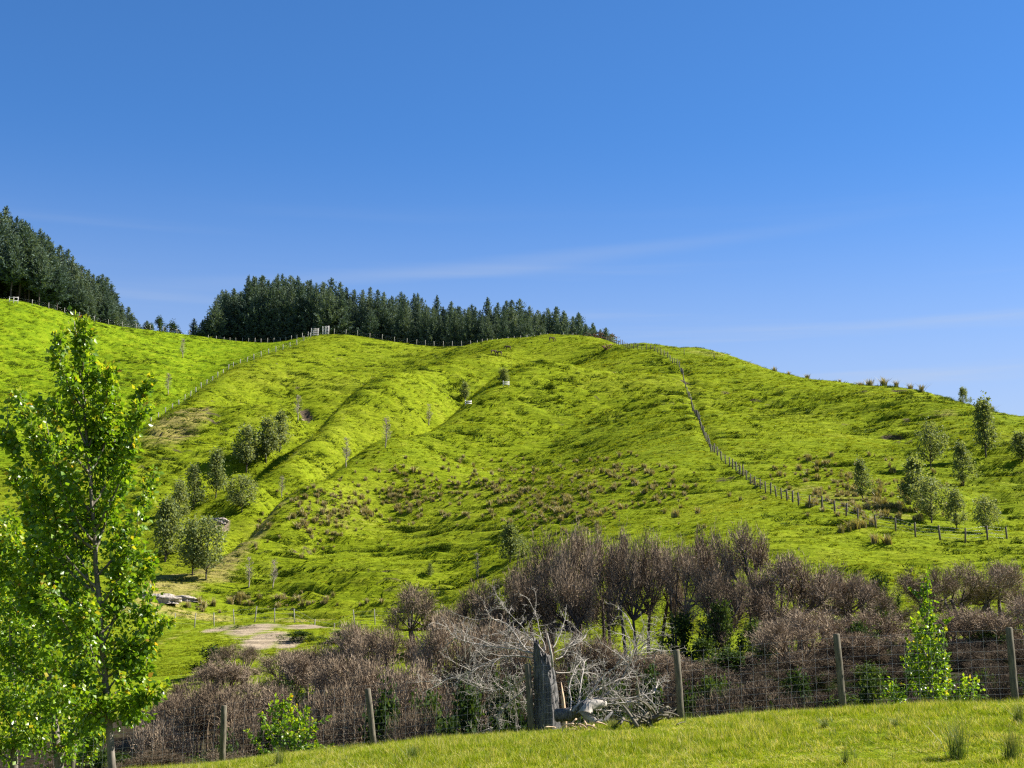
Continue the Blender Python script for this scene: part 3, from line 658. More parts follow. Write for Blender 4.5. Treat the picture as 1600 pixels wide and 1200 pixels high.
for u, vb, vt, lb in [(541,732,682,'bare leafless poplar, third up the back of the first spur'),(603,703,650,'bare leafless poplar, fullest of those behind the first spur'),(670,671,630,'bare leafless poplar, uppermost behind the first spur'),(440,780,742,'bare leafless sapling, lowest behind the first spur'),
                  (465,660,616,'bare leafless sapling at the head of the second gully'),(388,922,868,'bare leafless sapling at the foot of the main face'),(427,920,872,'bare leafless sapling right of the one at the main face foot'),(746,905,862,'bare sapling on the lower main face above the thicket'),(285,560,528,'thin bare sapling on the far left slope'),(262,618,582,'thin bare sapling beside the left hill fence')]:
    x, y, z = hit(u, vb); h = height_to(vt, x, y, z); tree_obj('bare_poplar', random.choice(BARE), (x, y, z - .1), h, h * 1.9, lb, 'bare tree', None, ('trunk', 'twigs'))

# ------------------------------------------------------------------ grey thicket in the gully
M['shadetwig'] = leafmat('shaded_twig', [(.055,.041,.027),(.120,.091,.060),(.20,.155,.105)], 0, .03, .9, .25)  # twig colour darkened to paint the shade low in the gully
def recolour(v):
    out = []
    for me in v: c = me.copy(); c.materials.clear(); c.materials.append(M['shadetwig']); out.append(c)
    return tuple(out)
TALL = [twig_variant(400 + j, 'tall') for j in range(9)]
BUSH = [twig_variant(420 + j, 'bush') for j in range(6)]
BUSH_SHADE = [recolour(b) for b in BUSH[:4]]
TH = [ # kind, u, distance, top row, width px, label
 ('t',795,84,898,130,'leaning grey tree at the left end of the tall bare stand'),('t',850,88,853,120,'grey bare tree, first full height one of the tall stand'),('t',905,86,846,95,'grey bare tree, second full height one of the tall stand'),('t',948,91,850,90,'grey bare tree, third of the tall stand behind the right dead branches'),
 ('t',985,85,849,95,'grey bare tree, fourth of the tall stand above the fallen log'),('t',1025,89,855,95,'grey bare tree, fifth of the tall stand'),('t',1062,86,866,80,'grey bare tree above the fence post right of the fallen log'),('t',1110,91,840,115,'tall grey bare tree left of the stand high point'),
 ('t',1172,86,838,125,'tallest grey bare tree with the densest round crown'),('t',1138,80,905,95,'shorter grey bare tree in front of the tallest one'),('t',1240,84,880,130,'grey bare tree right of the tallest one'),('t',1300,87,886,125,'broad grey bare tree above the second fence post from the right'),('t',1348,85,900,100,'grey bare tree with greenish lower twigs at the right of the stand'),
 ('t',1392,90,930,80,'small grey bare tree ending the stand on the right'),('b',1225,74,965,125,'grey bush below the right end of the tall stand'),('b',1325,74,985,120,'grey bush behind the second fence post from the right'),('b',1275,66,1020,130,'low brown bush left of the second fence post from the right'),
 ('t',1450,92,892,115,'grey bare tree behind the slim green sapling'),('t',1512,95,884,120,'grey bare tree high on the right bank'),('t',1572,97,880,120,'grey bare tree high at the right picture edge'),('b',1540,76,944,150,'round dome shaped grey bush left of the last fence post'),
 ('b',1612,78,930,110,'grey bush cut by the right picture edge'),('b',1425,76,985,100,'grey bush left of the slim green sapling'),('b',1480,80,960,100,'grey bush just right of the slim green sapling'),('b',1590,62,1010,110,'dark grey bush behind the last fence post'),('b',1380,62,1040,110,'low grey bush by the small green sprouts'),
 ('t',656,100,915,115,'lone grey bare tree with forked trunks on the terrace edge'),('t',725,92,948,115,'grey bare tree between the lone forked one and the stand'),('b',775,82,958,120,'grey bush behind the stump top'),('b',700,79,985,125,'grey bush above the left dead branches'),('b',612,88,985,100,'grey bush below the lone forked tree'),
 ('b',560,92,982,95,'grey bush at the top of the left bank'),('b',500,93,1012,105,'grey bush in the middle of the left bank'),('b',540,84,1026,120,'large smooth grey bush on the left bank'),('b',452,97,1018,95,'grey bush just below the clay cut'),('b',372,100,1008,80,'brown bush in front of the clay cut'),
 ('b',463,88,1028,105,'grey bush above the dark green one'),('b',350,92,1034,95,'grey bush on the grass edge of the left bank'),('b',300,84,1064,100,'grey bush at the left end of the thicket'),('b',268,80,1088,90,'leftmost grey bush of the thicket'),('b',332,77,1080,115,'grey bush above the third fence post from the left'),
 ('b',396,80,1062,115,'grey bush left of the dark green bush'),('b',520,75,1078,120,'grey bush above the orange tipped sapling'),('b',596,77,1052,115,'grey bush above the leaning fence post'),('b',655,75,1040,125,'dark grey bush right of the leaning fence post'),('b',740,72,1015,110,'dark grey bush behind the left dead branches'),
 ('b',250,70,1128,90,'low grey bush right of the big poplar trunk'),('b',390,66,1130,120,'low brown bush beside the orange tipped sapling'),('b',560,64,1110,130,'low dark bush behind the leaning fence post'),('b',700,62,1085,130,'low dark bush under the left dead branches'),
 ('b',890,66,1045,130,'brown bush behind the stump'),('b',980,70,1010,130,'brown bush behind the right dead branches'),('b',1090,64,1040,120,'low bush right of the fence post by the fallen log'),('b',1180,60,1062,120,'low tangle of grey brush in the gully middle'),('b',840,76,1000,120,'grey bush above the broken stump'),('t',1205,82,930,120,'grey tree below the tallest one on its right'),('b',1265,80,950,140,'wide grey bush under the right part of the stand'),('b',1370,80,955,130,'wide grey bush at the right end of the stand'),('b',1300,70,1000,140,'brown bush above the second fence post from the right'),('b',1160,70,1015,120,'brown bush in front of the tallest grey tree'),('b',1440,70,1005,130,'brown bush behind the slim sapling'),('b',1040,74,1015,110,'brown bush behind the fence post by the fallen log'),('t',880,84,880,100,'shorter grey tree in the left part of the tall stand'),('b',930,76,985,110,'brown bush between the stump and the tall stand'),('t',760,88,915,110,'grey tree just left of the tall stand'),('b',1580,70,985,120,'brown bush behind the last fence post top'),('b',1500,56,1062,120,'low brown brush right of the slim sapling'),('b',1440,54,1072,100,'low brown brush left of the slim sapling foot'),('b',1565,52,1058,110,'low brown brush at the foot of the last fence post'),('b',1240,52,1085,110,'low brush behind the fence in the gully middle'),('b',1130,54,1075,110,'low brush left of the gully middle'),('b',640,52,1120,110,'low dark brush left of the dead branches'),('b',480,56,1130,110,'low brush behind the orange tipped sapling')]
for k, u, d, vt, w, lb in TH:
    if lb is None: continue
    if k == 'b' and d > 70: d -= 6
    x, y, z = on(u, d); h = max(1.2, height_to(vt, x, y, z) * (1.2 if k == 't' and 820 < u < 1260 else 1.14 if k == 't' or u > 760 else 1.22)); wm = w / F * d * (1.1 if k == 't' else 1.15)
    tree_obj('grey_tree' if k == 't' else 'grey_bush', random.choice(TALL if k == 't' else BUSH_SHADE if d < 67 else BUSH), (x, y, z - .1), h, wm * 1.0, lb, 'bare tree' if k == 't' else 'bush', None, ('stems', 'twigs'))
GB = [(443,80,1060,60,'dark green dense bush low on the left bank'),(1065,80,965,80,'dark ivy like shrub climbing the trunks right of the fallen log'),(1130,79,940,70,'dark leafy shrub under the tallest grey tree'),(1030,76,1010,60,'green shrub at the foot of the tall stand'),(1100,75,1000,80,'dark green shrub left of the gully gap'),
      (1180,77,975,70,'dark green shrub right of the gully gap'),(1345,72,975,70,'light green leafy shrub right of the second fence post from the right'),(1310,74,965,50,'light green shrub above the second fence post from the right'),(1390,70,1000,60,'green shrub left of the slim sapling'),(1378,88,905,60,'olive leafed tree top over the right thicket'),
      (330,96,1010,60,'green shrub on the edge of the left bank'),(345,60,1165,70,'small green shrub by the third fence post from the left'),(150,58,1180,60,'green shrub between the two poplar trunks'),(1325,50,1100,30,'small green sprout left of the second fence post from the right'),(700,56,1125,70,'green shrub low behind the left dead branches'),(1080,54,1090,50,'green shrub behind the fence right of the fallen log'),(1210,72,1000,60,'green shrub among the grey brush, middle right'),(470,110,985,60,'green bank shrub right of the clay cut'),(530,108,985,60,'dark green bank shrub farthest right below the low fence')]
GB += [(600,56,1095,90,'added understorey darkened as shade left of the leaning post gap'),(665,54,1085,100,'added understorey darkened as shade behind the left dead branches'),(730,52,1080,100,'added understorey darkened as shade behind the middle of the left dead branches'),(790,54,1060,90,'added understorey darkened as shade just left of the stump'),  # dark shrubs added to stand for the shaded gaps below the thicket
       (905,54,1060,80,'added understorey darkened as shade right behind the stump'),(960,52,1070,90,'added understorey darkened as shade behind the fallen log'),(1020,54,1060,80,'added understorey darkened as shade behind the log debris'),(1120,56,1058,80,'added understorey darkened as shade at the gully gap'),(1250,56,1060,80,'added understorey darkened as shade left of the second post from the right'),(1370,54,1065,80,'added understorey darkened as shade right of the second post from the right'),(1545,54,1060,80,'added understorey darkened as shade left of the last fence post'),(430,56,1130,90,'added understorey darkened as shade behind the orange tipped sapling')]
for u, d, vt, w, lb in GB:
    x, y, z = on(u, d); h = max(.6, height_to(vt, x, y, z)); tree_obj('green_shrub', random.choice(DARKB), (x, y, z - .1), h, w / F * d / .9, lb, 'shrub')

# ------------------------------------------------------------------ big poplars at the left
def poplar(name, u0, d, vtop, limbs, label, seed, leaf=.105, per=58, sway=0.0, base=None, rad=.115):
    """limbs: (row on trunk, tip column, tip row, leaf spread m)"""
    r = np.random.RandomState(seed); x0, y0, z0 = on(u0, d); top = np.array(pt(u0 + sway, vtop, d))
    root = empty(name, (x0, y0, z0), 0, label, 'poplar'); O = np.array((x0, y0, z0))
    tr = MB(); cr = MB(); br = MB()
    k = 16; q = np.linspace(0, 1, k)[:, None]
    P = np.array([x0, y0, z0 - .2]) * (1 - q) + top * q + np.c_[np.sin(q * 5 + seed) * .05 * q, np.zeros(k), np.zeros(k)]
    P[:, :2] += r.normal(size=(k, 2)) * .012
    Rr = np.interp(q[:, 0], [0, .04, 1], [rad * 1.15, rad, .012])
    tr.tube(P - O, Rr, 10)
    pos = []; dr = []; tn = []
    def leaves(path, n, spread, young=.0):
        for _ in range(n):
            f = r.uniform(.12, 1.03) ** .8; i = f * (len(path) - 1); a = int(min(i, len(path) - 2)); p = path[a] + (path[a + 1] - path[a]) * (i - a)
            p = p + r.normal(size=3) * spread * (.45 + .55 * (1 - f)) * np.array([1, 1, .9])
            pos.append(p); d_ = p - path[a]; dr.append(d_ * .8 / (spread + .01) + np.array([0, 0, -.75]) + r.normal(size=3) * .65)
            tn.append(np.clip(.26 + r.normal() * .14 + young * (f > .85) * r.uniform(.1, .6) + .12 * (r.uniform() < .08), 0, 1))
    for (vs_, ut, vt, sp) in limbs:
        f = np.interp(vs_, *zip(*sorted((float(project(*p)[1]), float(qq)) for p, qq in zip(P, q[:, 0]))))
        s = np.array([np.interp(f, q[:, 0], P[:, c]) for c in range(3)])
        dd = d + r.uniform(-1, 1) * min(1.5, abs(ut - u0) / F * d * .9 + .3)
        e = np.array(pt(ut, vt, dd)); md = s * .5 + e * .5 + np.array([(e[0] - s[0]) * .18, (e[1] - s[1]) * .18, -.12 * np.linalg.norm(e - s)])
        path = bez(s, md, e, 8); br.tube(path - O, np.linspace(.035, .007, 8) * (np.linalg.norm(e - s) / 2.2) ** .5, 5, cap=False)
        Ln = np.linalg.norm(e - s)
        leaves(path, int(per * 1.15 * (.5 + Ln)), sp * .9, .5)
        for _ in range(int(2 + Ln * 3.2)):                      # side shoots
            b = path[r.randint(2, 8)]; dirv = unit((e - s) * .5 + np.array([0, 0, .7]) + r.normal(size=3) * .7); l2 = r.uniform(.25, .62)
            p2 = np.array([b, b + dirv * l2 * .5, b + dirv * l2 + np.array([0, 0, .04])]); br.tube(p2 - O, [.008, .006, .004], 3, cap=False)
            leaves(p2, int(per * .55), sp * .55, .8)
    leaves(P[-5:], int(per * 1.2), .12, .9); leaves(P[5:], int(per * 2.2), .22, .1)
    pos = np.array(pos) - O; R = frames(np.array(dr), r)
    cr.scatter(LEAF_V, LEAF_T, pos, R, (leaf * 1.14 * r.uniform(.55, 1.2, len(pos)))[:, None], np.array(tn))
    tk = link('trunk', tr.mesh('poplar_trunk', M['popbark'], True), root); link('branches', br.mesh('poplar_branches', M['popbark'], True), tk)
    tag(link('leaves', cr.mesh('poplar_leaves', M['poplar']), root), kind='stuff')
    return root
poplar('poplar_tree', 181, 33, 500, [(600,135,500,.12),(640,92,555,.16),(640,140,560,.16),(700,105,590,.18),(700,175,580,.16),(740,85,640,.18),(740,180,640,.2),(760,150,600,.2),(790,222,615,.12),(830,215,660,.18),
       (800,40,640,.16),(860,12,672,.16),(820,70,650,.2),(850,85,720,.25),(860,190,700,.22),(880,150,700,.25),(900,235,760,.22),(920,60,780,.3),(930,30,760,.22),(940,110,790,.3),(950,215,820,.25),(960,10,830,.28),(980,55,850,.3),(990,235,870,.22),
       (1000,110,870,.32),(1010,200,880,.28),(1030,35,920,.3),(1040,80,930,.35),(1050,235,945,.22),(1060,255,965,.18),(1070,130,950,.32),(1080,210,1000,.25),(1090,230,1030,.22),(1100,70,1000,.35),(1110,240,1085,.2),(1110,120,1040,.32),(1115,205,1090,.22),(1120,95,1080,.3),(1125,150,1090,.25),(1130,215,1105,.2),(1135,130,1110,.22)],
       'tallest bright green poplar in front of the fence at left', 11, .115, 70, -64, None, .088)
poplar('poplar_tree', 98, 38, 772, [(900,60,790,.2),(930,20,820,.2),(940,110,830,.2),(960,0,870,.25),(980,60,880,.3),(1000,120,900,.25),(1020,20,940,.3),(1050,90,960,.3),(1070,-10,1000,.3),(1090,50,1020,.35),(1110,130,1020,.3),(1130,10,1070,.35),(1150,80,1090,.35),(1170,150,1110,.25),(1180,40,1140,.35),(1190,110,1150,.3)],
       'lower poplar behind the tallest one, trunk at the second fence post', 12, .11, 92, -55)
poplar('poplar_tree', 22, 40, 880, [(980,0,900,.25),(1000,50,940,.25),(1040,-20,960,.3),(1060,60,1000,.3),(1090,-10,1040,.3),(1110,50,1060,.3),(1140,0,1100,.35),(1160,70,1110,.3),(1180,20,1150,.35),(1190,-30,1140,.3)],
       'leafy poplar cut by the left picture edge', 13, .11, 95, -5)
poplar('poplar_sapling', 125, 46, 1090, [(1150,110,1110,.2),(1160,150,1120,.2),(1180,160,1145,.2),(1190,100,1150,.25),(1195,140,1165,.25)], 'low light green poplar growth between the left trunks', 14, .1, 90, 0, None, .03)
poplar('poplar_sapling', 455, 40.5, 1098, [(1150,425,1100,.10),(1160,480,1108,.10),(1170,415,1130,.12),(1175,490,1135,.12),(1180,440,1135,.14),(1185,470,1140,.14),(1188,500,1165,.1),(1190,405,1165,.1)], 'orange tipped bushy sapling at the fence between left posts', 15, .09, 40, -10, None, .02)
poplar('poplar_sapling', 1457, 37, 912, [(1000,1446,925,.05),(1010,1453,960,.07),(1030,1430,975,.06),(1040,1465,1000,.08),(1050,1435,1000,.1),(1060,1475,1020,.09),(1070,1425,1030,.1),(1080,1450,1020,.1),(1085,1478,1050,.08),(1090,1425,1060,.1),(1095,1465,1060,.1),(1100,1440,1080,.12),(1102,1480,1085,.1)], 'slim bright green sapling between the two right fence posts', 16, .085, 46, -12, None, .025)
poplar('poplar_sapling', 1512, 37.2, 1066, [(1096,1500,1078,.07),(1098,1490,1085,.08),(1100,1520,1085,.07),(1100,1485,1095,.07)], 'short sprouting sapling right of the slim one', 17, .085, 34, 5, None, .015)
poplar('poplar_sapling', 1398, 37.6, 1068, [(1098,1390,1080,.06),(1100,1404,1085,.06),(1103,1412,1098,.05)], 'tiny sprouting sapling left of the slim one', 18, .085, 26, 0, None, .012)

# ------------------------------------------------------------------ fences
def post_mesh(h, r, mname, name='post', seed=0):
    rr = np.random.RandomState(seed); mb = MB()
    P = np.array([(0, 0, -.3), (rr.normal() * .008, rr.normal() * .008, h * .5), (0, 0, h - .02), (0, 0, h)]); mb.tube(P, [r * 1.05, r, r * .95, r * .8], 8)
    return mb.mesh(name, M[mname], True)
def fence(label, pts, step, h, r, mname, wires, wr=.006, group=None, jit=.04, posts=None, name='wire_fence'):
    """pts: ground points of the line; posts every step metres"""
    pts = np.array(pts, float); k = np.r_[0, np.cumsum(np.hypot(np.diff(pts[:, 0]), np.diff(pts[:, 1])))]
    q = np.arange(0, k[-1] + .01, step); X = np.interp(q, k, pts[:, 0]); Y = np.interp(q, k, pts[:, 1]); Zz = lookup(Z, X, Y)
    e = empty(name, (X[0], Y[0], Zz[0]), 0, label, 'fence', group); O = np.array([X[0], Y[0], Zz[0]])
    ms = [post_mesh(h, r, mname, 'fence_post', j) for j in range(3)]
    for j, (x, y, z) in enumerate(zip(X, Y, Zz)):
        p = link('post', ms[j % 3], e, np.array([x, y, z]) - O); p.rotation_euler = (random.gauss(0, jit), random.gauss(0, jit), random.uniform(0, 6)); s = random.uniform(.88, 1.12); p.scale = (s, s, random.uniform(.92, 1.06))
    for w in wires:
        mb = MB(); mb.tube(np.c_[X, Y, Zz + w] - O, wr, 3, cap=False); link('wire', mb.mesh('fence_wire', M['wire']), e)
    return e
fence('fence climbing from the right paddock up the main hill face', [on(945,338)] + [hit(u, v) for u, v in [(985,545),(1020,548),(1045,562),(1063,580),(1070,605),(1080,630),(1092,660),(1103,690),(1118,712),(1140,730),(1170,753),(1210,776),(1250,790),(1300,800),(1345,815),(1385,828),(1440,842),(1490,848),(1540,846),(1600,842)]], 2.3, 1.3, .085, 'darkpost', [.3, .6, .9, 1.15])
fence('pale post fence running down the left spur from the skyline gate', [on(495,421), on(440,396), on(400,379), on(365,363), on(320,336), on(280,313), on(232,291), on(160,267), on(100,240)], 5.0, 1.7, .10, 'palepost', [.5, 1.0, 1.5], .003)
fence('fence along the skyline below the left plantation', [on(-40,386), on(0,388), on(60,394), on(120,404), on(225,424), on(300,439)], 5.2, 1.8, .09, 'palepost', [.5, 1.0, 1.5])
fence('fence along the foot of the middle plantation, left of the gate', [on(325,443), on(350,444), on(440,433), on(490,424)], 2.5, 1.9, .09, 'palepost', [.5, 1.0, 1.5])
fence('fence along the foot of the middle plantation, right of the gate', [on(522,423), on(560,421), on(640,420), on(740,402), on(800,376), on(870,354), on(935,340)], 3.8, 1.9, .08, 'palepost', [.5, 1.0, 1.5])
fence('low thin fence along the grassy terrace above the clay cut', [on(180,127.5), on(250,127.5), on(340,127), on(400,127), on(520,126.5), on(620,126.5), on(655,125)], 1.78, 1.35, .045, 'palepost', [.4, .8, 1.2])
fence('short line of dark posts over the summit right of the fence corner', [hit(1030,548), hit(1050,552), hit(1085,556), hit(1120,562), hit(1150,568)], 8.5, 1.2, .06, 'darkpost', [.6, 1.1])
# deer fence at the paddock edge: each post placed, netting of line wires and stays
fp = [np.array(pt(*c)) for c in FENCE]
for p in fp: p[2] = lookup(Z, p[0], p[1])
e = empty('deer_fence', fp[0], 0, 'deer netting fence with tall timber posts along the near paddock edge', 'fence'); O = fp[0].copy()
lean = [0, .02, -.01, -.13, -.06, -.05, -.05, -.02, 0]; tops = [1112,1112,1102,1075,1037,1015,990,980,975]
for j, p in enumerate(fp):
    h = height_to(tops[j], *p); me = MB()
    r_ = .088
    me.tube(np.array([(0, 0, -.4), (0, 0, h * .3), (.006, 0, h * .6), (0, 0, h - .03), (0, 0, h)]), [r_ * 1.03, r_, r_ * .97, r_ * .95, r_ * .8], 14)
    o = link('post', me.mesh('deer_fence_post', M['post'], True), e, p - O); o.rotation_euler = (0.0, lean[j], random.uniform(0, 6.28) * 0)
lev = [.12, .27, .42, .58, .75, .93, 1.12, 1.33, 1.56, 1.82]
off = np.array([0, .1, 0])
for w in lev:
    P = []
    for a, b in zip(fp[:-1], fp[1:]):
        for q in np.linspace(0, 1, 9)[:-1]:
            g = a * (1 - q) + b * q; P.append(g + np.array([0, .09, w + .012 * math.sin(q * math.pi * 2 + w * 9)]))
    mb = MB(); mb.tube(np.array(P) - O, .0016, 4, cap=False); link('line_wire', mb.mesh('line_wire', M['wire']), e)
stay = MB(); stay.tube(np.array([(0, .09, .1), (.006, .09, .9), (0, .09, 1.84)]), .0016, 4, cap=False); sm = stay.mesh('stay_wire', M['wire'])
for a, b in zip(fp[:-1], fp[1:]):
    nst = int(np.linalg.norm(b - a) / .31)
    for q in range(1, nst):
        g = a + (b - a) * q / nst; link('stay_wire', sm, e, g - O)

# gates, tree guards, timber
def rails_thing(name, loc, rz, label, cat, posts, rails, ph, wid, mname, thick=.06):
    e = empty(name, loc, rz, label, cat)
    pm = MB(); pm.box((0, 0, ph / 2 - .1), (thick, thick, ph / 2 + .1)); pm = pm.mesh('gate_upright', M[mname])
    for x in posts: link('upright', pm, e, (x, 0, 0))
    for z in rails:
        rm = MB(); rm.box((0, -thick - .03, z), (wid / 2, .025, .09)); link('rail', rm.mesh('gate_rail', M[mname]), e)
    return e
x, y, z = on(497,421); rails_thing('field_gate', (x - 1.0, y, z - .2), .15, 'grey railed gate on the skyline knoll, left of the white hurdle', 'gate', [-1.1, 0, 1.1], [.3, .9, 1.5, 2.1], 2.4, 2.4, 'wood')
x, y, z = on(508,421); rails_thing('timber_hurdle', (x + .2, y - .5, z - .1), -.3, 'white timber hurdle panel beside the gate on the skyline knoll', 'hurdle', [-1.0, 0, 1.0], [.25, .7, 1.15, 1.6, 2.05, 2.5], 2.7, 2.1, 'wood', .09)
x, y, z = on(22,391); rails_thing('field_gate', (x, y - .5, z - .2), .05, 'white framed gate on the far left skyline', 'gate', [-1.2, 0, 1.2], [.7, 1.7], 1.9, 2.6, 'wood', .07)
for u, v, lb in [(787,604,'pale timber guard under the upper small poplar on the first spur'), (728,634,'pale timber guard round the lower thin poplar on the first spur')]:
    x, y, z = hit(u, v); rails_thing('tree_guard', (x + .4, y - .6, z), .2, lb, 'tree guard', [-.5, .5], [.25, .6], .85, 1.2, 'wood', .05)
# rust brown slash heap on the summit
def heap(name, loc, L, W, H, nst, mname, label, cat, seed, r0=.06, sl_=1.0):
    r = np.random.RandomState(seed); e = empty(name, loc, 0, label, cat)
    ms = []
    for j in range(4):
        mb = MB(); l = sl_; mb.tube(bez(np.array([-l, 0, 0.]), np.array([0, .2, .25]) * l, np.array([l, .1 * l, .1 * l]), 6), np.linspace(r0, r0 * .5, 6), 6); ms.append(mb.mesh(name + '_stick', M[mname], True))
    for k in range(nst):
        a, b = r.normal() * .5, r.normal() * .5
        o = link('branch', ms[k % 4], e, (a * L, b * W, abs(r.normal()) * H * .6)); o.rotation_euler = (r.normal() * .4, r.normal() * .5, r.uniform(0, 6.28)); s = r.uniform(.5, 1.4); o.scale = (s, s, s)
    return e
x, y, z = on(925,338); heap('slash_heap', (x, y, z + .1), 4.5, 1.4, .7, 40, 'red', 'rust brown heap of slash on the summit below the last pines', 'branch heap', 5, .10, .8)
x, y, z = hit(948,546); heap('slash_heap', (x, y, z), 1.6, .8, .5, 12, 'red', 'small brown pile of sticks left of the summit fence posts', 'branch heap', 6, .12)
# pale rock bank on the terrace
def rock(loc, L, W, H, label, seed, rz=0):
    r = np.random.RandomState(seed); mb = MB(); nu, nv = 40, 12
    U, Vv = np.meshgrid(np.linspace(0, 2 * np.pi, nu, endpoint=False), np.linspace(-.4, 1, nv))
    rad = np.sqrt(np.clip(1 - np.clip(Vv, 0, 1) ** 3, 0, 1)) + .02
    X = np.cos(U) * L * rad; Y = np.sin(U) * W * rad; Zr = Vv * H
    k = 1 + .30 * fbm(X * 1.6 + seed, Y * 1.6 + Zr * 2, seed, 4) + .12 * np.sign(noise(X * 2.5, Zr * 3 + Y, seed + 2)); X = X * k; Y = Y * k; Zr = Zr * (1 + .55 * fbm(X * 1.1, Y, seed + 5, 4))
    i = np.arange(nv - 1)[:, None] * nu; j = np.arange(nu)[None]; j2 = (j + 1) % nu
    V = np.stack([X, Y, Zr], -1).reshape(-1, 3)
    Qd = np.stack([i + j, i + j2, i + nu + j2, i + nu + j], -1).reshape(-1, 4)
    V = np.r_[V, [[0, 0, H * 1.02]]]; T = [(len(V) - 1, (nv - 1) * nu + q, (nv - 1) * nu + (q + 1) % nu) for q in range(nu)]
    mb.add(V, T, Qd); o = link('rock_outcrop', mb.mesh('rock_outcrop', M['rock']), None, loc); o.rotation_euler = (0, 0, rz); return tag(o, label, 'rock')
x, y, z = hit(248,938); rock((x, y, z - .1), 1.9, .8, .75, 'pale rock bank at the left end of the grassy terrace', 3, .05)
x, y, z = hit(285,936); rock((x, y, z - .15), 1.4, .6, .5, 'lower brownish rock right of the pale rock bank', 4, -.05)
x, y, z = hit(340,815); rock((x, y, z - .2), 1.6, .8, .7, 'pale eroded rock in the gully below the round tree', 9)

# ------------------------------------------------------------------ broken dead tree at the fence
def branchy(mb, p, d, L, r0, rng, depth, droop=0.0, curl=.35, tint=.5):
    k = max(4, int(L / .12)); P = [np.array(p, float)]; d = unit(np.array(d, float)); side = unit(rng.normal(size=3)) * curl
    for i in range(k):
        d = unit(d + side * (.9 / k) + rng.normal(size=3) * .10 + np.array([0, 0, -droop / k])); P.append(P[-1] + d * L / k)
    P = np.array(P); mb.tube(P, np.linspace(r0, max(r0 * .3, .0036), len(P)), 5 if r0 > .015 else 4 if r0 > .008 else 3, cap=False)
    if depth > 0:
        for q in range(int(4 + L * 3.4)):
            i = rng.randint(max(1, k // 5), k + 1); dd = unit(P[min(i, k)] - P[i - 1])
            nd = unit(dd + rng.normal(size=3) * .75 + np.array([0, 0, .12])); branchy(mb, P[i], nd, L * rng.uniform(.2, .42), r0 * .5, rng, depth - 1, droop, curl * 1.6)
D = 38.9
sx, sy, sz = pt(858,1150,D); sz = float(lookup(Z, sx, sy))
rt = empty('broken_stump', (sx, sy, sz), 0, 'tall broken grey stump with furrowed bark at the fence', 'dead tree')
mb = MB(); nu, nv = 72, 44; hh = height_to(992, sx, sy, sz)
U, Vv = np.meshgrid(np.linspace(0, 2 * np.pi, nu, endpoint=False), np.linspace(-.1, 1, nv))
R0 = np.interp(Vv, [-.1, 0, .12, .5, 1], [.42, .38, .33, .29, .22])
furrow = noise(U * 5.2 / 1 + .8 * noise(Vv * 3, U, 9), Vv * 2.2, 4) ; furrow = .075 * np.abs(furrow) * 1.2 + .012 * noise(U * 14, Vv * 14, 8)
wrap = np.minimum(1, np.minimum(U, 2 * np.pi - U) / .3); R1 = R0 + furrow * wrap - .01
topcut = 1 - .20 * (.5 + .5 * np.cos(U + .3)) - .18 * np.abs(noise(U * 3.5, U * 0 + .5, 3))
Zs = Vv * hh * np.where(Vv > .5, 1 - (1 - topcut) * (Vv - .5) / .5, 1)
lx = -.17 * np.clip(Vv, 0, 1)
Vt = np.stack([np.cos(U) * R1 + lx, np.sin(U) * R1 * .9, Zs], -1).reshape(-1, 3)
i = np.arange(nv - 1)[:, None] * nu; j = np.arange(nu)[None]; j2 = (j + 1) % nu
Qd = np.stack([i + j, i + j2, i + nu + j2, i + nu + j], -1).reshape(-1, 4)
Vt = np.r_[Vt, [[-.17, 0, hh * .78]]]
mb.add(Vt, [(len(Vt) - 1, (nv - 1) * nu + q, (nv - 1) * nu + (q + 1) % nu) for q in range(nu)], Qd); stk_ = link('trunk', mb.mesh('stump_trunk', M['stump'], True), rt)
mb = MB(); mb.tube(np.array([(.41, -.08, -.1), (.41, -.07, .5), (.37, -.06, 1.0), (.33, -.05, 1.42)]), [.085, .075, .05, .008], 6); tag(link('split_slab', mb.mesh('split_slab', M['splitwood']), stk_), 'pale freshly split strip of wood')
mb = MB(); mb.tube(np.array([(.10, -.2, hh * .68), (.07, -.22, hh * .8), (.0, -.2, hh * .93), (-.04, -.17, hh * 1.02)]), [.03, .035, .03, .006], 5); link('splinter', mb.mesh('splinter', M['deadwood']), stk_)
rng = np.random.RandomState(21)
def limb_group(name, parent, org, specs, depth=3):
    O_ = np.array(org)
    for (u0, v0, u1, v1, dz, r0) in specs:
        a = np.array(pt(u0, v0, D)); b = np.array(pt(u1, v1, D + dz)); mb = MB()
        branchy(mb, a - O_, b - a, float(np.linalg.norm(b - a)) * .95, r0 * .78, rng, depth, .25, .45); link(name, mb.mesh('dead_limb', M['deadwood'], True), parent)
limb_group('branch', rt, (sx, sy, sz), [(845,1020,690,1010,.9,.032),(845,1028,668,1050,.5,.028),(845,1030,700,960,1.2,.03),(846,1020,760,955,1.5,.028),(840,1035,720,1085,1.2,.028),(838,1040,770,1110,1.6,.025),(845,1050,690,1090,2.0,.028),(850,1020,790,930,1.4,.022),(852,1016,835,935,.8,.02),(840,1060,740,1120,.8,.022),
      (864,1012,905,955,.6,.022),(866,1020,935,975,1.0,.022),(868,1030,960,1010,1.5,.02),(868,1050,930,1060,1.6,.02)])
lx_, ly_, lz_ = hit(938,1138)
ly_ += 1.2; lz_ = float(lookup(Z, lx_, ly_))
lg = empty('fallen_log', (lx_, ly_, lz_), 0, 'fallen pale topped log with bleached branches right of the stump', 'fallen tree')
D = ly_ + .3
def pl(u, v, dz=0): return np.array(pt(u, v, D + dz)) - np.array((lx_, ly_, lz_))
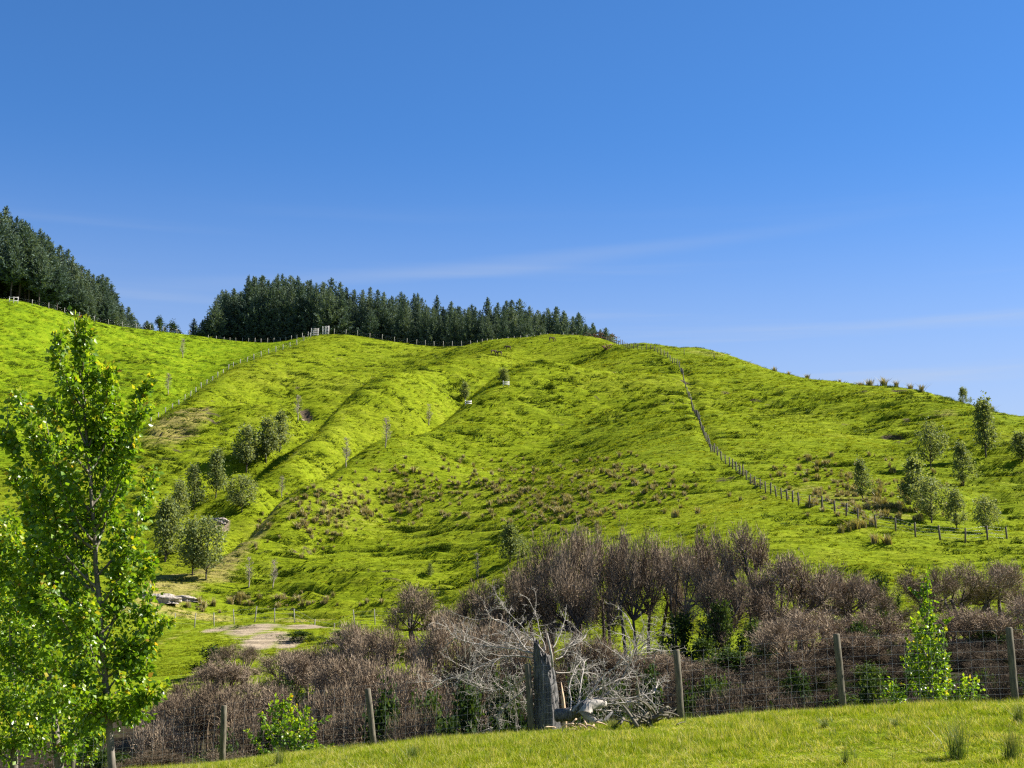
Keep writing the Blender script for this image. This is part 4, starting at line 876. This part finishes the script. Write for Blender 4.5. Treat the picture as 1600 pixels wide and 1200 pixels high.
mb = MB(); P = np.array([pl(868,1118,.5), pl(892,1116,.4), pl(908,1108,.2), pl(916,1100,0)]); mb.tube(P, [.16, .17, .16, .12], 12); link('trunk', mb.mesh('log_trunk', M['stump'], True), lg)
mb = MB(); P = np.array([pl(935,1138,-.2), pl(922,1128,-.25), pl(915,1112,-.25), pl(922,1102,-.2), pl(936,1100,-.15), pl(947,1100,-.1)]); mb.tube(P, [.12, .17, .19, .16, .11, .07], 12); tag(link('broken_limb', mb.mesh('log_limb', M['deadwood'], True), lg), 'bleached curved limb')
mb = MB(); P = np.array([pl(918,1130,-.3), pl(935,1130,-.3), pl(947,1124,-.3), pl(957,1112,-.2)]); mb.tube(P, [.10, .09, .06, .02], 8); link('broken_limb', mb.mesh('log_limb', M['stump'], True), lg)
limb_group('branch', lg, (lx_, ly_, lz_), [(895,1112,975,995,.4,.055),(930,1080,1000,1045,.6,.04),(945,1101,1054,1074,.0,.03),(900,1110,930,1000,1.4,.035),(905,1108,1000,1000,1.6,.04),(915,1105,1030,1040,1.8,.035),(930,1110,1020,1110,1.0,.03),(900,1115,950,1050,1.2,.03),(925,1100,1040,1060,1.3,.03),(950,1100,1045,1098,1.2,.028),(890,1112,900,1020,1.3,.03),(935,1110,1010,1085,.6,.024)])
x, y, z = hit(1020,1140); y += .8; z = float(lookup(Z, x, y)); heap('wood_debris', (x, y, z + .05), .75, .3, .22, 26, 'post', 'heap of broken bleached wood beside the fence post', 'wood heap', 15, .035, .3)
x, y, z = hit(880,1150); y += .9; z = float(lookup(Z, x, y)); heap('wood_debris', (x + .3, y, z + .05), .5, .25, .16, 18, 'splitwood', 'small heap of orange splinters between stump and log', 'wood heap', 16, .02, .14)

# ------------------------------------------------------------------ deer on the upper slope
def deer_mesh():
    J = [(0,0,.95,.19),(.35,0,.97,.20),(-.45,0,.98,.19),(.62,0,1.05,.14),(.85,0,.75,.09),(1.0,0,.42,.07),(1.15,0,.28,.05),(-.62,0,.98,.08),
         (.40,.13,.62,.08),(.42,.13,.34,.04),(.40,.13,.02,.035),(.40,-.13,.62,.08),(.44,-.13,.34,.04),(.46,-.13,.02,.035),
         (-.45,.13,.66,.11),(-.55,.13,.38,.045),(-.50,.13,.02,.035),(-.45,-.13,.66,.11),(-.58,-.13,.38,.045),(-.56,-.13,.02,.035)]
    E = [(0,1),(0,2),(1,3),(3,4),(4,5),(5,6),(2,7),(1,8),(8,9),(9,10),(1,11),(11,12),(12,13),(2,14),(14,15),(15,16),(2,17),(17,18),(18,19)]
    me = bpy.data.meshes.new('deer_body'); me.from_pydata([j[:3] for j in J], E, []); me.materials.append(M['fur'])
    o = bpy.data.objects.new('body', me); COL.objects.link(o)
    md = o.modifiers.new('skin', 'SKIN')
    for k, j in enumerate(J): me.skin_vertices[0].data[k].radius = (j[3], j[3])
    me.skin_vertices[0].data[0].use_root = True
    o.modifiers.new('sub', 'SUBSURF').levels = 1
    bpy.context.view_layer.update()
    ev = bpy.data.meshes.new_from_object(o.evaluated_get(bpy.context.evaluated_depsgraph_get())); bpy.data.objects.remove(o); ev.name = 'deer_body'
    if not ev.materials: ev.materials.append(M['fur'])
    return ev
dm = deer_mesh(); em = MB(); em.add([(.98, .05, .5), (.9, .16, .56), (.92, .07, .44), (.96, .1, .5)], [(0, 1, 2), (0, 2, 3), (0, 3, 1), (1, 3, 2)]); em.add([(.98, -.05, .5), (.9, -.16, .56), (.92, -.07, .44), (.96, -.1, .5)], [(0, 2, 1), (0, 3, 2), (0, 1, 3), (1, 2, 3)]); em = em.mesh('deer_ears', M['fur'])
for u, v, rz, lb in [(794,548,3.3,'dark grazing deer standing alone on the upper slope'), (771,555,.4,'left of two dark deer close together on the upper slope'), (780,557,2.6,'right of two dark deer close together on the upper slope'), (862,536,.3,'brown deer grazing by the summit fence')]:
    x, y, z = hit(u, v); e = empty('deer', (x, y, z), rz, lb, 'deer'); link('body', dm, e); link('ears', em, e); e.scale = (1.05,) * 3

# ------------------------------------------------------------------ rushes
RUSH = [tussock_mesh(500 + j, 'rush', 60, .075, .40) for j in range(5)]
def rush_at(u, v, h, label, group):
    x, y, z = hit(u, v); o = link('rush_clump', RUSH[random.randrange(5)], None, (x, y, z - .05)); o.rotation_euler = (0, 0, random.uniform(0, 6.28))
    w = h * random.uniform(.9, 1.7); o.scale = (w, w, h); tag(o, label, 'rush clump', group)
PATCH = [(590,795,120,26,44,'brown rush clump in the broad rushy band across the main face'),(760,775,110,26,38,'brown rush clump in the broad rushy band across the main face'),(890,800,70,26,26,'brown rush clump in the broad rushy band across the main face'),
         (720,735,120,16,22,'brown rush clump on the upper main face above the broad rushy band'),(950,745,70,26,24,'brown rush clump right of the broad band on the main face'),(1010,770,60,26,18,'brown rush clump right of the broad band on the main face'),
         (1340,775,90,26,34,'brown rush clump on the right slope above the fence'),(1290,740,90,24,18,'brown rush clump on the right slope above the fence'),(1400,790,50,24,16,'brown rush clump on the right slope above the fence'),
         (480,825,70,24,16,'brown rush clump low on the first spur'),(380,945,110,10,16,'straw coloured rush clump along the terrace fence')]
for u, v, ru, rv, k, lb in PATCH:
    for _ in range(k):
        uu, vv = u + random.gauss(0, .55) * ru, v + random.gauss(0, .55) * rv
        l2 = lb + (', left part' if uu < u - .3 * ru else ', right part' if uu > u + .3 * ru else ', middle part') if 'broad rushy band across' not in lb else lb + (', left end' if uu < 600 else ', left of centre' if uu < 720 else ', right of centre' if uu < 840 else ', right end')
        rush_at(uu, vv, random.uniform(.5, 1.05), l2, 'rushes: ' + l2.split(' clump ')[1])
for u, v, h, lb in [(1315,834,1.0,'dark rush clump, left end of the short row below the fence'),(1327,831,1.1,'dark rush clump, second of the short row below the fence'),(1338,829,1.1,'dark rush clump, third of the short row below the fence'),(1350,826,1.0,'dark rush clump, fourth of the short row below the fence'),(1363,824,1.2,'dark rush clump, right end of the short row below the fence'),
               (1366,853,1.0,'dark rush clump, left of a pair under the right fence'),(1387,851,1.0,'dark rush clump, right of a pair under the right fence'),(1090,803,.9,'lone rush clump on the smooth knoll')]:
    rush_at(u, v, h, lb, None)
SKYB = [(1210,578,1.0),(1262,588,1.0),(1345,602,1.0),(1360,604,1.4),(1380,607,1.6),(1400,611,1.2),(1422,615,1.3),(1440,620,1.2),(1232,583,.8),(1312,597,.7),(1550,634,.9)]
for u, v, h in SKYB: 
    d = np.interp(u, [1200,1300,1400,1500,1600], [275,255,240,225,210]) - 1
    x, y, z = on(u, d); o = link('rush_clump', RUSH[random.randrange(5)], None, (x, y, z - .05)); o.scale = (h * 1.6, h * 1.6, h * 1.2); tag(o, 'dark rush clump standing on the right hand skyline', 'rush clump', 'rushes on the right skyline')
NEARR = [tussock_mesh(520 + j, 'rushgreen', 190, .011, .38) for j in range(2)]
for u, v, h, w, lb in [(1497,1188,.85,.8,'largest green rush clump in the right foreground'),(1582,1190,.75,.7,'green rush clump at the right bottom corner'),(1592,1132,.5,.45,'rush clump at the right picture edge by the last fence post'),(436,1196,.5,.5,'rush clump at the bottom below the orange tipped sapling'),(645,1190,.45,.5,'yellowish rush clump at the bottom left of the stump'),(1322,1196,.4,.3,'small thin rush at the bottom below the second post from the right'),(1400,1140,.3,.4,'low dark rush tuft in the middle of the right foreground'),(1290,1140,.3,.45,'faint rush tuft right of the gully gap'),(960,1140,.35,.6,'bright green tuft against the fallen log')]:
    x, y, z = hit(u, v); o = link('rush_clump', NEARR[random.randrange(2)], None, (x, y, z - .02)); o.scale = (w, w, h); o.rotation_euler = (0, 0, random.uniform(0, 6)); tag(o, lb, 'rush clump')

# ------------------------------------------------------------------ grass (uncountable): instanced tufts
def instancer(name, variants, P, rotz, scl, label, cat='grass', flat=None):
    me = bpy.data.meshes.new(name); me.vertices.add(len(P)); me.vertices.foreach_set('co', P.astype(np.float32).ravel())
    a = me.attributes.new('rot', 'FLOAT_VECTOR', 'POINT'); R = np.zeros((len(P), 3), np.float32); R[:, 2] = rotz; a.data.foreach_set('vector', R.ravel())
    a = me.attributes.new('scl', 'FLOAT_VECTOR', 'POINT'); a.data.foreach_set('vector', scl.astype(np.float32).ravel())
    a = me.attributes.new('idx', 'INT', 'POINT'); a.data.foreach_set('value', np.random.RandomState(1).randint(0, len(variants), len(P)).astype(np.int32))
    o = link(name, me); tag(o, label, cat, None, 'stuff')
    ng = bpy.data.node_groups.new(name, 'GeometryNodeTree'); ng.interface.new_socket('Geometry', in_out='INPUT', socket_type='NodeSocketGeometry'); ng.interface.new_socket('Geometry', in_out='OUTPUT', socket_type='NodeSocketGeometry')
    N = ng.nodes; L = ng.links; gi = N.new('NodeGroupInput'); go = N.new('NodeGroupOutput'); ip = N.new('GeometryNodeInstanceOnPoints'); jn = N.new('GeometryNodeJoinGeometry')
    for v in reversed(variants):
        ob = bpy.data.objects.new(name + '_tuft', v); oi = N.new('GeometryNodeObjectInfo'); oi.inputs['Object'].default_value = ob; oi.inputs['As Instance'].default_value = True; L.new(oi.outputs['Geometry'], jn.inputs[0])
    def na(nm, ty):
        q = N.new('GeometryNodeInputNamedAttribute'); q.data_type = ty; q.inputs[0].default_value = nm; return q.outputs[0]
    L.new(gi.outputs[0], ip.inputs['Points']); L.new(jn.outputs[0], ip.inputs['Instance']); ip.inputs['Pick Instance'].default_value = True
    L.new(na('idx', 'INT'), ip.inputs['Instance Index']); L.new(na('rot', 'FLOAT_VECTOR'), ip.inputs['Rotation']); L.new(na('scl', 'FLOAT_VECTOR'), ip.inputs['Scale']); L.new(ip.outputs[0], go.inputs[0])
    md = o.modifiers.new('scatter', 'NODES'); md.node_group = ng
    return o
def in_view(x, y, pad=1.12): return np.abs(x) < (.36 * pad * (y * cp + 12)) + 3
def tuft(seed, mname, nb, w, lean, sp):
    r = np.random.RandomState(seed); mb = MB()
    for _ in range(nb):
        a = r.uniform(0, 6.28); l = abs(r.normal()) * lean; h = r.uniform(.45, 1.05); b = np.array([r.normal() * sp, r.normal() * sp, -.08])
        e = b + np.array([math.cos(a) * l, math.sin(a) * l, h]); a2 = r.uniform(0, 6.28); sd = np.array([math.cos(a2), math.sin(a2), 0]) * w * .5; t0 = np.clip(.42 + r.normal() * (.32 if mname == 'lawn' else .2), 0, 1)
        mb.add([b - sd, b + sd, e], [(0, 1, 2)], None, [t0 * .7, t0 * .7, t0])
    return mb.mesh(mname + '_tuft', M[mname])
HT_ = [tuft(600 + j, 'grass', 18, .28, .8, .55) for j in range(4)]
r = np.random.RandomState(3)
n_ = 210000
Yp = 98 + (460 - 98) * r.uniform(0, 1, n_) ** 1.5; Xp = r.uniform(-1, 1, n_) * (.40 * Yp + 10)
dens = .35 + .65 * sstep(-.35, .25, fbm(Xp * .09, Yp * .14, 91, 3)); keep = r.uniform(0, 1, n_) < dens
lk = lambda G: lookup(G, Xp, Yp)
keep &= lk(CLAY) < .45; keep &= lk(EARTH) < .6; keep &= (lk(LIT) < .5)
Xp, Yp = Xp[keep], Yp[keep]; cool = lookup(COOL, Xp, Yp) > .5; big = (r.uniform(0, 1, len(Xp)) < .03 + .05 * lookup(ROUGH, Xp, Yp)); hgt = r.uniform(.05, .13, len(Xp)) * (1 + 1.6 * big) * np.clip(Yp / 200, .7, 1.3); wd = r.uniform(.2, .42, len(Xp)) * (1 + .5 * big) * np.clip(Yp / 200, .6, 1.2)
PP = np.c_[Xp, Yp, lookup(Z, Xp, Yp)]; RZ = r.uniform(0, 6.28, len(Xp)); SS = np.c_[wd, wd, hgt]
instancer('hillside_grass', HT_, PP[~cool], RZ[~cool], SS[~cool], 'grazed bright green pasture grass over the hillside')
CT_ = [tuft(610 + j, 'coolgrass', 18, .28, .8, .55) for j in range(3)]
instancer('far_slope_grass', CT_, PP[cool], RZ[cool], SS[cool] * np.array([1.15, 1.15, 1.4]), 'deeper green rougher pasture on the far left slope')
n_ = 1300000; Yp = 100 + 330 * r.uniform(0, 1, n_) ** 1.05; Xp = r.uniform(-1, 1, n_) * (.40 * Yp + 8)
RK = sstep(.62, .74, s) * (1 - sstep(.97, 1., s)) * sstep(.35, .95, km) * sstep(-.05, .35, noise(GX * .085, GY * .42, 88)) + .35 * SLIP
keep = (r.uniform(0, 1, n_) < .55 * lookup(RK, Xp, Yp)) & (lookup(LIT, Xp, Yp) < .4); Xp, Yp = Xp[keep], Yp[keep]
RG_ = [tuft(640 + j, 'rank', 22, .20, .75, .5) for j in range(4)]; fs = np.clip(Yp / 190, .8, 1.35); hgt = r.uniform(.14, .34, len(Xp)) * fs; wd = r.uniform(.3, .8, len(Xp)) * fs
instancer('rank_shade_grass', RG_, np.c_[Xp, Yp, lookup(Z, Xp, Yp) - .03], r.uniform(0, 6.28, len(Xp)), np.c_[wd, wd * .7, hgt], 'rank grass along the stock track ledges, darkened as ledge shade')
LT_ = [tuft(620 + j, 'lawn', 22, .075, .6, .5) for j in range(5)]
n_ = 64000
Yp = r.uniform(17, 46, n_); Xp = r.uniform(-1, 1, n_) * (.40 * Yp + 3); keep = (lookup(LIT, Xp, Yp) < .65)
Xp, Yp = Xp[keep], Yp[keep]; edge = sstep(.02, .5, lookup(LIT, Xp, Yp)); pn = fbm(Xp * .35, Yp * .35, 95, 3)
hgt = r.uniform(.05, .18, len(Xp)) * np.clip(1 + 1.4 * pn, .35, 2.2) * (1 + 1.6 * edge); wd = r.uniform(.08, .22, len(Xp))
instancer('paddock_grass', LT_, np.c_[Xp, Yp, lookup(Z, Xp, Yp)], r.uniform(0, 6.28, len(Xp)), np.c_[wd, wd, hgt], 'short sunlit paddock grass in the foreground')
n_ = 2600; Yp = r.uniform(18, 44, n_); Xp = r.uniform(-1, 1, n_) * (.40 * Yp + 3); keep = (lookup(LIT, Xp, Yp) < .5) & (fbm(Xp * .3, Yp * .3, 97, 2) > -.05); Xp, Yp = Xp[keep], Yp[keep]
PS_ = [tussock_mesh(660 + j, 'rushgreen', 9, .035, .45, 'seed_stalks') for j in range(3)]; hgt = r.uniform(.10, .26, len(Xp))
instancer('paddock_seed_grass', PS_, np.c_[Xp, Yp, lookup(Z, Xp, Yp)], r.uniform(0, 6.28, len(Xp)), np.c_[hgt, hgt, hgt], 'thin seeding grass scattered over the paddock')
# seed stalks along the fence line
ST_ = [tussock_mesh(640 + j, 'rushgreen', 7, .03, .25, 'seed_stalks') for j in range(3)]
Xp = []; Yp = []
for a, b in zip(fp[:-1], fp[1:]):
    for _ in range(85): q = random.random(); g = a * (1 - q) + b * q; Xp.append(g[0] + random.gauss(0, .1)); Yp.append(g[1] + random.gauss(.1, .3))
Xp = np.array(Xp); Yp = np.array(Yp); hgt = r.uniform(.12, .42, len(Xp)) * (.6 + .5 * (noise(Xp * .6, Yp * 0, 9) > 0)); 
instancer('fence_line_grass', ST_, np.c_[Xp, Yp, lookup(Z, Xp, Yp)], r.uniform(0, 6.28, len(Xp)), np.c_[hgt, hgt, hgt], 'long seeding grass stalks along the deer fence')
Xp = []; Yp = []
for u, v, ru, rv, k, lb in PATCH:
    for _ in range(k * 5): x, y, z = hit(u + r.normal() * .75 * ru, v + r.normal() * .7 * rv); Xp.append(x); Yp.append(y)
Xp = np.array(Xp); Yp = np.array(Yp); keep = noise(Xp * .11, Yp * .16, 99) > -.12; Xp, Yp = Xp[keep], Yp[keep]; hgt = r.uniform(.3, .75, len(Xp)); wd = hgt * r.uniform(.9, 1.6, len(Xp))
instancer('rush_drift', RUSH, np.c_[Xp, Yp, lookup(Z, Xp, Yp) - .04], r.uniform(0, 6.28, len(Xp)), np.c_[wd, wd, hgt], 'drifts of small straw brown rushes among the hillside grass', 'rushes')
# dead brush on the gully floor, gully shade darkened into its twigs
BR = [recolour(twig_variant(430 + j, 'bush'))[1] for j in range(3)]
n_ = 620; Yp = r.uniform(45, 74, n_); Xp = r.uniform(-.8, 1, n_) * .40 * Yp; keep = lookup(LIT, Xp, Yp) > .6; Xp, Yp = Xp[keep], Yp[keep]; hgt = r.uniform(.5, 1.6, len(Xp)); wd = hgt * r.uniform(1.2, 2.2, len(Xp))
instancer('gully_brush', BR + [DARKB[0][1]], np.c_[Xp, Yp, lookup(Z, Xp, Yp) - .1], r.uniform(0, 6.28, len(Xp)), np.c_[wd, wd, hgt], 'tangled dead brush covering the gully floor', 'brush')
